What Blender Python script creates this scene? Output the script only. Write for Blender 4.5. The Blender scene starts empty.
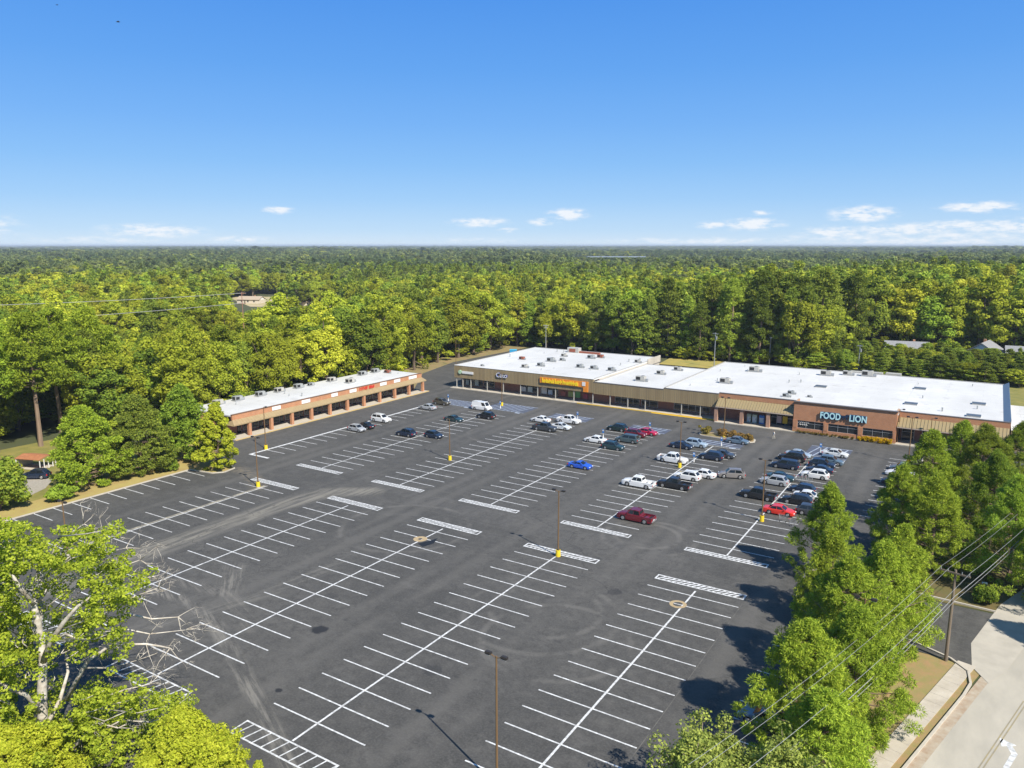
import bpy, bmesh, math, random
import numpy as np
from mathutils import Vector, Matrix

random.seed(7); RNG = np.random.default_rng(11)
R = math.radians
scene = bpy.context.scene
COL = scene.collection

# ------------------------------------------------------------------ camera
CAM_H, PITCH, YAW, FPX = 39.07, R(10.367), R(32.28), 760.485
cd = bpy.data.cameras.new('camera'); cam = bpy.data.objects.new('camera', cd); COL.objects.link(cam)
cam.location = (0, 0, CAM_H); cam.rotation_euler = (R(90) - PITCH, 0, YAW)
cd.sensor_width = 36; cd.lens = FPX / 1024 * 36; cd.clip_start = 0.5; cd.clip_end = 60000
scene.camera = cam
FW = np.array([-math.sin(YAW), math.cos(YAW)]); RT = np.array([math.cos(YAW), math.sin(YAW)])

# ------------------------------------------------------------------ light, sky, view
SUN = Vector((0.925 * math.cos(R(44)), -0.38 * math.cos(R(44)), math.sin(R(44)))).normalized()
sd = bpy.data.lights.new('sun', 'SUN'); so = bpy.data.objects.new('sun', sd); COL.objects.link(so)
sd.energy = 5.0; sd.angle = R(0.5); sd.color = (1.0, 0.95, 0.85)
so.rotation_euler = SUN.to_track_quat('Z', 'Y').to_euler(); so.location = (60, -40, 120)

world = bpy.data.worlds.new('World'); scene.world = world; world.use_nodes = True
def build_world():
    nt = world.node_tree; N = nt.nodes; L = nt.links
    for n in list(N): N.remove(n)
    out = N.new('ShaderNodeOutputWorld'); bg = N.new('ShaderNodeBackground'); bg.inputs[1].default_value = 0.085
    sky = N.new('ShaderNodeTexSky'); sky.sky_type = 'NISHITA'; sky.sun_disc = False
    sky.sun_elevation = R(44); sky.sun_rotation = math.atan2(SUN.x, SUN.y)
    sky.altitude = 0; sky.air_density = 1.0; sky.dust_density = 0.25; sky.ozone_density = 3.0
    # small fair-weather clouds low over the horizon: noise on the view direction, inside a few patches
    tc = N.new('ShaderNodeTexCoord'); sep = N.new('ShaderNodeSeparateXYZ'); L.new(tc.outputs['Generated'], sep.inputs[0])
    def m(op, a, b=None, c=None):
        n = N.new('ShaderNodeMath'); n.operation = op
        for i, v in enumerate((a, b, c)):
            if v is None: continue
            if isinstance(v, (int, float)): n.inputs[i].default_value = v
            else: L.new(v, n.inputs[i])
        return n.outputs[0]
    az = m('ARCTAN2', sep.outputs[0], sep.outputs[1]); el = m('ARCSINE', sep.outputs[2])
    cmb = N.new('ShaderNodeCombineXYZ'); L.new(m('MULTIPLY', az, 1.0), cmb.inputs[0]); L.new(m('MULTIPLY', el, 3.2), cmb.inputs[1])
    nz = N.new('ShaderNodeTexNoise'); nz.inputs['Scale'].default_value = 48; nz.inputs['Detail'].default_value = 8; nz.inputs['Roughness'].default_value = 0.62
    L.new(cmb.outputs[0], nz.inputs['Vector'])
    def px2dir(u, v):
        a = (u - 512) / FPX; b = -(v - 384) / FPX
        cz = math.sin(-PITCH) + b * math.cos(PITCH); h = math.cos(PITCH) + b * math.sin(PITCH)
        x = h * FW[0] + a * RT[0]; y = h * FW[1] + a * RT[1]; n = math.sqrt(x * x + y * y + cz * cz)
        return math.atan2(x, y), math.asin(cz / n)
    # clear-day blue from the horizon up, laid over the sky model
    cr = N.new('ShaderNodeValToRGB'); el_ = cr.color_ramp.elements
    k = 1 / (0.085 * 2 ** 0.5)
    stops = [(0.0, (.66, .81, .97)), (0.018, (.50, .72, .97)), (0.056, (.345, .61, .965)), (0.10, (.24, .52, .95)), (0.147, (.175, .445, .935)), (0.21, (.118, .375, .90)), (0.29, (.078, .31, .86)), (0.45, (.075, .24, .60)), (1.0, (.085, .22, .48))]
    while len(el_) < len(stops): el_.new(0.5)
    for e_, (p_, c_) in zip(el_, stops): e_.position = p_; e_.color = (*[q / 1.0 for q in c_], 1)
    L.new(m('MAXIMUM', el, 0.0), cr.inputs[0])
    sc_ = N.new('ShaderNodeMix'); sc_.data_type = 'RGBA'; sc_.blend_type = 'MULTIPLY'; sc_.inputs[0].default_value = 1; L.new(cr.outputs[0], sc_.inputs[6]); sc_.inputs[7].default_value = (k, k, k, 1)
    gm = N.new('ShaderNodeMix'); gm.data_type = 'RGBA'; gm.inputs[0].default_value = 0.92; L.new(sky.outputs[0], gm.inputs[6]); L.new(sc_.outputs[2], gm.inputs[7])
    total = None
    for (u, v, ru, rv, k) in [(155, 231, 50, 7, 0.72), (278, 210, 14, 4, 0.9), (480, 222, 28, 5, 0.8), (568, 214, 20, 6, .95), (545, 222, 18, 4, .7), (508, 230, 12, 3, .7), (712, 225, 15, 4, .85), (752, 224, 28, 6, .9), (762, 213, 12, 3, .7),
                              (863, 214, 26, 7, 1.0), (835, 232, 34, 6, .75), (900, 230, 56, 6, 0.8), (950, 225, 34, 5, .75), (978, 207, 28, 5, .95), (1012, 227, 46, 7, .8), (860, 238, 90, 4, .55), (975, 236, 70, 5, .6), (240, 240, 34, 4, .6), (100, 240, 60, 4, .5),
                              (480, 240, 60, 3.5, .4), (700, 241, 120, 4, .55), (930, 241, 110, 6, .6), (1100, 225, 60, 12, 1.0), (-80, 225, 60, 12, 1.0)]:
        a0, e0 = px2dir(u, v)
        dx = m('MULTIPLY', m('SUBTRACT', az, a0), FPX / ru); dy = m('MULTIPLY', m('SUBTRACT', el, e0), FPX / rv)
        g = m('MULTIPLY', m('EXPONENT', m('MULTIPLY', m('ADD', m('MULTIPLY', dx, dx), m('MULTIPLY', dy, dy)), -1.0)), k)
        total = g if total is None else m('MAXIMUM', total, g)
    val = m('MULTIPLY', total, m('ADD', m('MULTIPLY', nz.outputs[0], 2.7), -0.72))
    mr = N.new('ShaderNodeMapRange'); mr.interpolation_type = 'SMOOTHSTEP'
    mr.inputs[1].default_value = 0.10; mr.inputs[2].default_value = 0.62; mr.inputs[3].default_value = 0; mr.inputs[4].default_value = 0.9
    L.new(val, mr.inputs[0])
    mx = N.new('ShaderNodeMix'); mx.data_type = 'RGBA'; L.new(mr.outputs[0], mx.inputs[0]); L.new(gm.outputs[2], mx.inputs[6]); mx.inputs[7].default_value = (7.6, 7.9, 8.3, 1)
    L.new(mx.outputs[2], bg.inputs[0]); L.new(bg.outputs[0], out.inputs[0])
build_world()
vs = scene.view_settings; vs.view_transform = 'Standard'; vs.look = 'None'; vs.gamma = 1; vs.use_curve_mapping = False; vs.exposure = 0.5
scene.cycles.max_bounces = 5; scene.cycles.diffuse_bounces = 2; scene.cycles.glossy_bounces = 2; scene.cycles.transmission_bounces = 3
scene.cycles.transparent_max_bounces = 6; scene.cycles.volume_bounces = 0; scene.cycles.use_denoising = True
scene.cycles.sample_clamp_indirect = 4.0

# ------------------------------------------------------------------ materials
MATS = {}
def mat(name, color, rough=0.7, metal=0.0, var=0.0, scale=1.0, bump=0.0, coat=0.0, streak=None, col2=None, alpha=None):
    """Principled surface; VAR mixes COLOR with COL2 (or a darker tone) through noise in object space."""
    if name in MATS: return MATS[name]
    m = bpy.data.materials.new(name); m.use_nodes = True; MATS[name] = m
    nt = m.node_tree; N, L = nt.nodes, nt.links; p = N['Principled BSDF']
    p.inputs['Base Color'].default_value = (*color, 1); p.inputs['Roughness'].default_value = rough; p.inputs['Metallic'].default_value = metal
    p.inputs['Coat Weight'].default_value = coat; p.inputs['Coat Roughness'].default_value = 0.05
    if var or bump:
        tc = N.new('ShaderNodeTexCoord'); nz = N.new('ShaderNodeTexNoise'); nz.inputs['Scale'].default_value = scale; nz.inputs['Detail'].default_value = 6; nz.inputs['Roughness'].default_value = 0.6
        vec = tc.outputs['Object']
        if streak:
            mp = N.new('ShaderNodeMapping'); mp.inputs['Scale'].default_value = streak; L.new(vec, mp.inputs[0]); vec = mp.outputs[0]
        L.new(vec, nz.inputs['Vector'])
        if var:
            mr = N.new('ShaderNodeMapRange'); mr.inputs[1].default_value = 0.33; mr.inputs[2].default_value = 0.67; mr.inputs[3].default_value = 0; mr.inputs[4].default_value = var
            L.new(nz.outputs[0], mr.inputs[0])
            mx = N.new('ShaderNodeMix'); mx.data_type = 'RGBA'; mx.inputs[6].default_value = (*color, 1)
            c2 = col2 or tuple(c * 0.55 for c in color); mx.inputs[7].default_value = (*c2, 1)
            L.new(mr.outputs[0], mx.inputs[0]); L.new(mx.outputs[2], p.inputs['Base Color'])
        if bump:
            b = N.new('ShaderNodeBump'); b.inputs['Strength'].default_value = bump; b.inputs['Distance'].default_value = 0.1
            L.new(nz.outputs[0], b.inputs['Height']); L.new(b.outputs[0], p.inputs['Normal'])
    return m

def brick_mat(name, c1, c2, mortar):
    m = bpy.data.materials.new(name); m.use_nodes = True; MATS[name] = m
    nt = m.node_tree; N, L = nt.nodes, nt.links; p = N['Principled BSDF']; p.inputs['Roughness'].default_value = 0.85
    geo = N.new('ShaderNodeNewGeometry'); sep = N.new('ShaderNodeSeparateXYZ'); L.new(geo.outputs['Position'], sep.inputs[0])
    ad = N.new('ShaderNodeMath'); ad.operation = 'ADD'; L.new(sep.outputs[0], ad.inputs[0]); L.new(sep.outputs[1], ad.inputs[1])
    cb = N.new('ShaderNodeCombineXYZ'); L.new(ad.outputs[0], cb.inputs[0]); L.new(sep.outputs[2], cb.inputs[1])
    br = N.new('ShaderNodeTexBrick'); br.inputs['Scale'].default_value = 1.0; br.inputs['Brick Width'].default_value = 0.3; br.inputs['Row Height'].default_value = 0.1; br.inputs['Mortar Size'].default_value = 0.012
    br.inputs['Color1'].default_value = (*c1, 1); br.inputs['Color2'].default_value = (*c2, 1); br.inputs['Mortar'].default_value = (*mortar, 1)
    L.new(cb.outputs[0], br.inputs['Vector'])
    nz = N.new('ShaderNodeTexNoise'); nz.inputs['Scale'].default_value = 0.8; nz.inputs['Detail'].default_value = 5; L.new(geo.outputs['Position'], nz.inputs['Vector'])
    mx = N.new('ShaderNodeMix'); mx.data_type = 'RGBA'; mx.blend_type = 'MULTIPLY'; mx.inputs[0].default_value = 0.5
    L.new(br.outputs[0], mx.inputs[6]); L.new(nz.outputs[0], mx.inputs[7]); mx.inputs[0].default_value = 0.35
    L.new(mx.outputs[2], p.inputs['Base Color'])
    return m

def leaf_mat(name, c_dark, c_light, c_alt, alt=0.15, trans=0.35, jit=1.0):
    """Leaves: each leaf its own tone (random per island), each tree its own tint (object random)."""
    m = bpy.data.materials.new(name); m.use_nodes = True; MATS[name] = m
    nt = m.node_tree; N, L = nt.nodes, nt.links
    for n in list(N): N.remove(n)
    out = N.new('ShaderNodeOutputMaterial'); df = N.new('ShaderNodeBsdfDiffuse'); tr = N.new('ShaderNodeBsdfTranslucent'); ms = N.new('ShaderNodeMixShader'); ms.inputs[0].default_value = trans
    geo = N.new('ShaderNodeNewGeometry'); oi = N.new('ShaderNodeObjectInfo')
    mx = N.new('ShaderNodeMix'); mx.data_type = 'RGBA'; mx.inputs[6].default_value = (*c_dark, 1); mx.inputs[7].default_value = (*c_light, 1)
    L.new(geo.outputs['Random Per Island'], mx.inputs[0])
    # a tree-wide tint
    mr = N.new('ShaderNodeMapRange'); mr.inputs[1].default_value = 1 - alt; mr.inputs[2].default_value = 1.0; mr.inputs[3].default_value = 0; mr.inputs[4].default_value = 0.85
    L.new(oi.outputs['Random'], mr.inputs[0])
    m2 = N.new('ShaderNodeMix'); m2.data_type = 'RGBA'; L.new(mr.outputs[0], m2.inputs[0]); L.new(mx.outputs[2], m2.inputs[6]); m2.inputs[7].default_value = (*c_alt, 1)
    hs = N.new('ShaderNodeHueSaturation')
    wn = N.new('ShaderNodeTexWhiteNoise'); wn.noise_dimensions = '1D'; L.new(oi.outputs['Random'], wn.inputs['W'])
    v = N.new('ShaderNodeMapRange'); v.inputs[3].default_value = 1.04 - .36 * jit; v.inputs[4].default_value = 1.04 + .34 * jit; L.new(wn.outputs[0], v.inputs[0]); L.new(v.outputs[0], hs.inputs['Value'])
    h = N.new('ShaderNodeMapRange'); h.inputs[3].default_value = 0.493 - .015 * jit; h.inputs[4].default_value = 0.493 + .015 * jit; L.new(oi.outputs['Random'], h.inputs[0]); L.new(h.outputs[0], hs.inputs['Hue'])
    L.new(m2.outputs[2], hs.inputs['Color'])
    L.new(hs.outputs[0], df.inputs[0]); L.new(hs.outputs[0], tr.inputs[0])
    L.new(df.outputs[0], ms.inputs[1]); L.new(tr.outputs[0], ms.inputs[2]); L.new(ms.outputs[0], out.inputs[0])
    return m

M_BRICK = brick_mat('orange_brick', (0.60, 0.245, 0.10), (0.51, 0.19, 0.08), (0.52, 0.37, 0.25))
M_BRICKR = brick_mat('red_brick', (0.36, 0.13, 0.075), (0.28, 0.095, 0.06), (0.38, 0.28, 0.22))
M_TAN = mat('tan_ribbed_metal', (0.34, 0.26, 0.14), 0.6, 0.0, 0.75, 1.0, streak=(0.9, 0.9, 0.03), col2=(0.25, 0.185, 0.10))
M_TANL = mat('pale_tan_metal', (0.30, 0.235, 0.12), 0.55, 0.0, 0.6, 1.0, streak=(0.9, 0.9, 0.03), col2=(0.30, 0.22, 0.115))
M_COPING = mat('dark_coping', (0.13, 0.115, 0.105), 0.5)
M_COPINGW = mat('white_coping', (0.72, 0.70, 0.66), 0.5)
def roof_mat():
    m = mat('white_roof_membrane', (0.66, 0.65, 0.63), 0.75, 0, 0.9, 0.09, col2=(0.54, 0.53, 0.51), streak=(1, 0.3, 1)); nt = m.node_tree; N, L = nt.nodes, nt.links; p = N['Principled BSDF']
    src = p.inputs['Base Color'].links[0].from_socket; geo = N.new('ShaderNodeNewGeometry')
    br = N.new('ShaderNodeTexBrick'); br.inputs['Scale'].default_value = 1; br.inputs['Brick Width'].default_value = 14; br.inputs['Row Height'].default_value = 3.0; br.inputs['Mortar Size'].default_value = .05; br.inputs['Mortar Smooth'].default_value = .6
    br.inputs['Color1'].default_value = (1, 1, 1, 1); br.inputs['Color2'].default_value = (.93, .93, .92, 1); br.inputs['Mortar'].default_value = (.72, .71, .69, 1); L.new(geo.outputs['Position'], br.inputs['Vector'])
    nz = N.new('ShaderNodeTexNoise'); nz.inputs['Scale'].default_value = .35; nz.inputs['Detail'].default_value = 7; nz.inputs['Roughness'].default_value = .7; L.new(geo.outputs['Position'], nz.inputs['Vector'])
    mr = N.new('ShaderNodeMapRange'); mr.inputs[1].default_value = .56; mr.inputs[2].default_value = .74; mr.inputs[3].default_value = 0; mr.inputs[4].default_value = .6; L.new(nz.outputs[0], mr.inputs[0])
    a = N.new('ShaderNodeMix'); a.data_type = 'RGBA'; a.blend_type = 'MULTIPLY'; a.inputs[0].default_value = .75; L.new(src, a.inputs[6]); L.new(br.outputs[0], a.inputs[7])
    c = N.new('ShaderNodeMix'); c.data_type = 'RGBA'; L.new(mr.outputs[0], c.inputs[0]); L.new(a.outputs[2], c.inputs[6]); c.inputs[7].default_value = (.36, .34, .31, 1); L.new(c.outputs[2], p.inputs['Base Color']); return m
M_ROOF = roof_mat()
M_ROOFB = mat('aged_white_roof_membrane', (0.62, 0.60, 0.57), 0.75, 0, 0.7, 0.12, col2=(0.54, 0.52, 0.49), streak=(1, 0.3, 1))
M_STUCCO = mat('cream_block_wall', (0.55, 0.49, 0.40), 0.9, 0, 0.5, 0.4)
M_GLASS = mat('dark_shop_glass', (0.018, 0.022, 0.026), 0.06, 0.0, 0.6, 0.5, col2=(0.04, 0.048, 0.05))
M_CONC = mat('concrete', (0.54, 0.48, 0.39), 0.9, 0, 0.7, 0.6, col2=(0.36, 0.31, 0.24))
M_CONCP = mat('pale_concrete', (0.52, 0.47, 0.39), 0.9, 0, 0.7, 1.2, col2=(0.40, 0.35, 0.28))
M_YPAINT = mat('yellow_paint', (0.70, 0.45, 0.03), 0.7, 0, 0.5, 1.5, col2=(0.55, 0.36, 0.05))
M_YBASE = mat('yellow_pole_base', (0.78, 0.56, 0.02), 0.7, 0, 0.3, 3)
M_POLE = mat('bronze_pole', (0.20, 0.12, 0.055), 0.5, 0.2)
M_LAMP = mat('dark_bronze_lamp', (0.035, 0.03, 0.026), 0.5)
M_GALV = mat('galvanised_steel', (0.42, 0.43, 0.43), 0.45, 0.5, 0.3, 4)
M_HVAC = mat('beige_sheet_metal', (0.50, 0.48, 0.43), 0.5, 0.1, 0.4, 2)
M_HVACG = mat('grey_sheet_metal', (0.40, 0.41, 0.40), 0.5, 0.2, 0.4, 2)
M_RUST = mat('red_rust_metal', (0.33, 0.10, 0.055), 0.7, 0, 0.5, 3)
M_DARK = mat('black_grille', (0.02, 0.02, 0.02), 0.6)
M_WHITE = mat('white_paint_metal', (0.78, 0.77, 0.74), 0.5)
M_LETTER = mat('cyan_white_letter_face', (0.52, 0.80, 0.82), 0.4)
M_NAVY = mat('navy_letter_side', (0.02, 0.09, 0.17), 0.5)
M_RED = mat('red_letter_paint', (0.62, 0.05, 0.03), 0.5)
M_ORANGE = mat('orange_sign_box', (0.80, 0.27, 0.03), 0.5)
M_YELLOW = mat('yellow_letter_face', (0.95, 0.66, 0.02), 0.5)
M_BLUE = mat('blue_sign_paint', (0.03, 0.19, 0.52), 0.5)
M_BLUEP = mat('faded_blue_stall_paint', (0.085, 0.105, 0.165), 0.85, 0, 0.95, 1.2, col2=(0.07, 0.073, 0.08))
M_BARK = mat('brown_bark', (0.16, 0.115, 0.08), 0.95, 0, 0.6, 3)
M_BARKP = mat('pale_pine_bark', (0.27, 0.19, 0.13), 0.95, 0, 0.6, 2, streak=(1, 1, 0.3))
M_BARKW = mat('white_sycamore_bark', (0.66, 0.61, 0.53), 0.85, 0, 0.95, 1.8, col2=(0.30, 0.25, 0.19), bump=0.6)
M_WOOD = mat('weathered_wood_pole', (0.20, 0.155, 0.11), 0.9, 0, 0.5, 2, streak=(3, 3, 0.3))
M_CABLE = mat('grey_cable', (0.32, 0.32, 0.31), 0.5)
M_PAINTL = mat('white_line_paint', (0.80, 0.80, 0.785), 0.75, 0, 1.0, 2.6, col2=(0.36, 0.355, 0.345))
M_PAINTF = mat('worn_line_paint', (0.70, 0.69, 0.66), 0.8, 0, 0.9, 1.5, col2=(0.30, 0.29, 0.28))
M_SHINGLE = mat('grey_shingle', (0.28, 0.28, 0.29), 0.9, 0, 0.5, 2)
M_TILE = mat('rust_brown_roofing', (0.42, 0.17, 0.07), 0.9, 0, 0.7, 1.5, col2=(0.27, 0.1, 0.045))
M_SIDING = mat('cream_siding', (0.62, 0.55, 0.44), 0.8, 0, 0.3, 1)

L_BROAD = leaf_mat('broadleaf_leaf', (0.195, 0.26, 0.026), (0.46, 0.51, 0.052), (0.52, 0.52, 0.05), 0.30, 0.42)
L_YEL = leaf_mat('autumn_leaf', (0.26, 0.32, 0.026), (0.53, 0.57, 0.06), (0.60, 0.50, 0.07), 0.12, 0.42)
L_DEEP = leaf_mat('deep_green_leaf', (0.12, 0.205, 0.03), (0.32, 0.41, 0.05), (0.36, 0.46, 0.05), 0.22, 0.40)
L_PINE = leaf_mat('pine_needle', (0.135, 0.21, 0.036), (0.34, 0.41, 0.06), (0.40, 0.47, 0.06), 0.25, 0.36)
L_FAR = leaf_mat('haze_greyed_leaf', (0.11, 0.155, 0.05), (0.27, 0.325, 0.10), (0.30, 0.30, 0.10), 0.25, 0.36)  # greyed leaf colours: distance haze put into the far crowns
L_FARP = leaf_mat('haze_greyed_needle', (0.08, 0.13, 0.05), (0.19, 0.25, 0.095), (0.21, 0.24, 0.09), 0.25, 0.34)  # needle colours greyed the same way, haze painted in
L_TALL = leaf_mat('yellow_green_pine_needle', (0.18, 0.275, 0.03), (0.41, 0.52, 0.05), (0.44, 0.52, 0.05), 0.1, 0.36, .5)  # lighter yellow-green needles, the pines' own colour
L_LOT = leaf_mat('lot_pine_needle', (0.14, 0.235, 0.024), (0.48, 0.60, 0.065), (0.46, 0.60, 0.055), 0.0, 0.27, .35)  # wide dark-to-light spread stands in for lit tufts and shaded gaps
L_CEDAR = leaf_mat('cedar_spray', (0.27, 0.34, 0.022), (0.56, 0.60, 0.06), (0.50, 0.60, 0.04), 0.0, 0.38, .2)
L_SYC = leaf_mat('sycamore_leaf', (0.20, 0.29, 0.024), (0.50, 0.58, 0.06), (0.50, 0.56, 0.04), 0.0, 0.42, .1)
L_OLIVE = leaf_mat('olive_leaf', (0.12, 0.17, 0.035), (0.32, 0.37, 0.08), (0.34, 0.38, 0.06), 0.1, 0.3)
L_SHRUB = leaf_mat('bronze_shrub_leaf', (0.14, 0.11, 0.03), (0.33, 0.23, 0.06), (0.20, 0.21, 0.03), 0.45, 0.3)
L_FLOWER = leaf_mat('yellow_flower_leaf', (0.5, 0.38, 0.01), (0.85, 0.62, 0.01), (0.75, 0.55, 0.02), 0.1, 0.3)

# ------------------------------------------------------------------ mesh helpers
class MB:
    def __init__(s): s.v = []; s.f = []; s.m = []
    def face(s, pts, mi=0):
        i = len(s.v); s.v += [tuple(p) for p in pts]; s.f.append(tuple(range(i, i + len(pts)))); s.m.append(mi)
    def box(s, x0, x1, y0, y1, z0, z1, mi=0):
        i = len(s.v)
        s.v += [(x0, y0, z0), (x1, y0, z0), (x1, y1, z0), (x0, y1, z0), (x0, y0, z1), (x1, y0, z1), (x1, y1, z1), (x0, y1, z1)]
        for f in ((0, 3, 2, 1), (4, 5, 6, 7), (0, 1, 5, 4), (1, 2, 6, 5), (2, 3, 7, 6), (3, 0, 4, 7)): s.f.append(tuple(i + k for k in f)); s.m.append(mi)
        return s
    def prism(s, poly, z0, z1, mi=0):
        n = len(poly); i = len(s.v)
        s.v += [(x, y, z0) for x, y in poly] + [(x, y, z1) for x, y in poly]
        s.f.append(tuple(i + k for k in reversed(range(n)))); s.f.append(tuple(i + n + k for k in range(n))); s.m += [mi, mi]
        for k in range(n): s.f.append((i + k, i + (k + 1) % n, i + n + (k + 1) % n, i + n + k)); s.m.append(mi)
        return s
    def tube(s, pts, radii, n=8, mi=0, cap=True):
        pts = [Vector(p) for p in pts]; rings = []
        for k, p in enumerate(pts):
            d = (pts[min(k + 1, len(pts) - 1)] - pts[max(k - 1, 0)]).normalized()
            a = d.cross(Vector((0, 0, 1)) if abs(d.z) < 0.95 else Vector((1, 0, 0))).normalized(); b = d.cross(a)
            i = len(s.v); r = radii[k] if hasattr(radii, '__len__') else radii
            for q in range(n):
                t = 2 * math.pi * q / n; s.v.append(tuple(p + (a * math.cos(t) + b * math.sin(t)) * r))
            rings.append(i)
        for k in range(len(rings) - 1):
            for q in range(n): s.f.append((rings[k] + q, rings[k] + (q + 1) % n, rings[k + 1] + (q + 1) % n, rings[k + 1] + q)); s.m.append(mi)
        if cap:
            s.f.append(tuple(rings[0] + q for q in reversed(range(n)))); s.f.append(tuple(rings[-1] + q for q in range(n))); s.m += [mi, mi]
        return s
    def cyl(s, x, y, z0, z1, r0, r1=None, n=12, mi=0): return s.tube([(x, y, z0), (x, y, z1)], [r0, r0 if r1 is None else r1], n, mi)
    def mesh(s, name, mats, smooth=False):
        me = bpy.data.meshes.new(name); me.from_pydata(s.v, [], s.f)
        for m in (mats if isinstance(mats, (list, tuple)) else [mats]): me.materials.append(m)
        if any(s.m): me.polygons.foreach_set('material_index', s.m)
        me.validate()
        bm = bmesh.new(); bm.from_mesh(me); bmesh.ops.recalc_face_normals(bm, faces=bm.faces) if len(s.f) < 4000 else None; bm.to_mesh(me); bm.free()
        if smooth: me.polygons.foreach_set('use_smooth', [True] * len(me.polygons))
        return me
    def build(s, name, mats, parent=None, smooth=False): return link(name, s.mesh(name, mats, smooth), parent)

def link(name, data, parent=None, loc=None):
    o = bpy.data.objects.new(name, data); COL.objects.link(o)
    if parent: o.parent = parent
    if loc: o.location = loc
    return o
def tag(o, label=None, cat=None, group=None, kind=None):
    if label: o['label'] = label
    if cat: o['category'] = cat
    if group: o['group'] = group
    if kind: o['kind'] = kind
    return o
def thing(name, label, cat, loc=(0, 0, 0), rz=0.0, group=None, scale=None):
    o = link(name, None); o.location = loc; o.rotation_euler = (0, 0, rz); o.empty_display_size = 0.3
    if scale: o.scale = (scale,) * 3 if not hasattr(scale, '__len__') else scale
    return tag(o, label, cat, group)
def copy_tree(src, parent=None):
    c = src.copy(); COL.objects.link(c); c.parent = parent
    for ch in src.children: copy_tree(ch, c)
    return c
def struct(name, mb, m, smooth=False): return tag(mb.build(name, m, smooth=smooth), kind='structure')
def bevel(me, w, seg=2):
    bm = bmesh.new(); bm.from_mesh(me)
    bmesh.ops.remove_doubles(bm, verts=bm.verts, dist=1e-4)
    bmesh.ops.bevel(bm, geom=[e for e in bm.edges if len(e.link_faces) == 2 and e.calc_face_angle(0) > 0.5], offset=w, segments=seg, affect='EDGES', clamp_overlap=True)
    bm.to_mesh(me); bm.free(); return me
def text_mesh(txt, size, extrude, name, face, side, spacing=1.0, bold=0.0):
    cu = bpy.data.curves.new(name + '_curve', 'FONT'); cu.body = txt; cu.size = size; cu.extrude = extrude; cu.align_x = 'CENTER'; cu.space_character = spacing; cu.offset = bold
    t = bpy.data.objects.new(name + '_curve', cu); COL.objects.link(t)
    me = bpy.data.meshes.new_from_object(t.evaluated_get(bpy.context.evaluated_depsgraph_get()))
    bpy.data.objects.remove(t); bpy.data.curves.remove(cu)
    me.materials.clear(); me.materials.append(face); me.materials.append(side)
    for p in me.polygons: p.material_index = 0 if p.normal.z > 0.5 else 1
    return me

# ================================================================== SETTING
def ring_ground():
    mb = MB(); rr = [0, 120, 300, 700, 1600, 4000, 10000, 26000, 55000]; n = 48
    for k in range(len(rr) - 1):
        for q in range(n):
            a, b = 2 * math.pi * q / n, 2 * math.pi * (q + 1) / n
            P = lambda r, t: (r * math.cos(t), r * math.sin(t), -0.08)
            if k == 0: mb.face([(0, 0, -0.08), P(rr[1], a), P(rr[1], b)])
            else: mb.face([P(rr[k], a), P(rr[k + 1], a), P(rr[k + 1], b), P(rr[k], b)])
    return mb
struct('ground', ring_ground(), mat('forest_floor', (0.075, 0.075, 0.03), 0.95, 0, 0.8, 0.05, col2=(0.05, 0.07, 0.018)))

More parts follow.
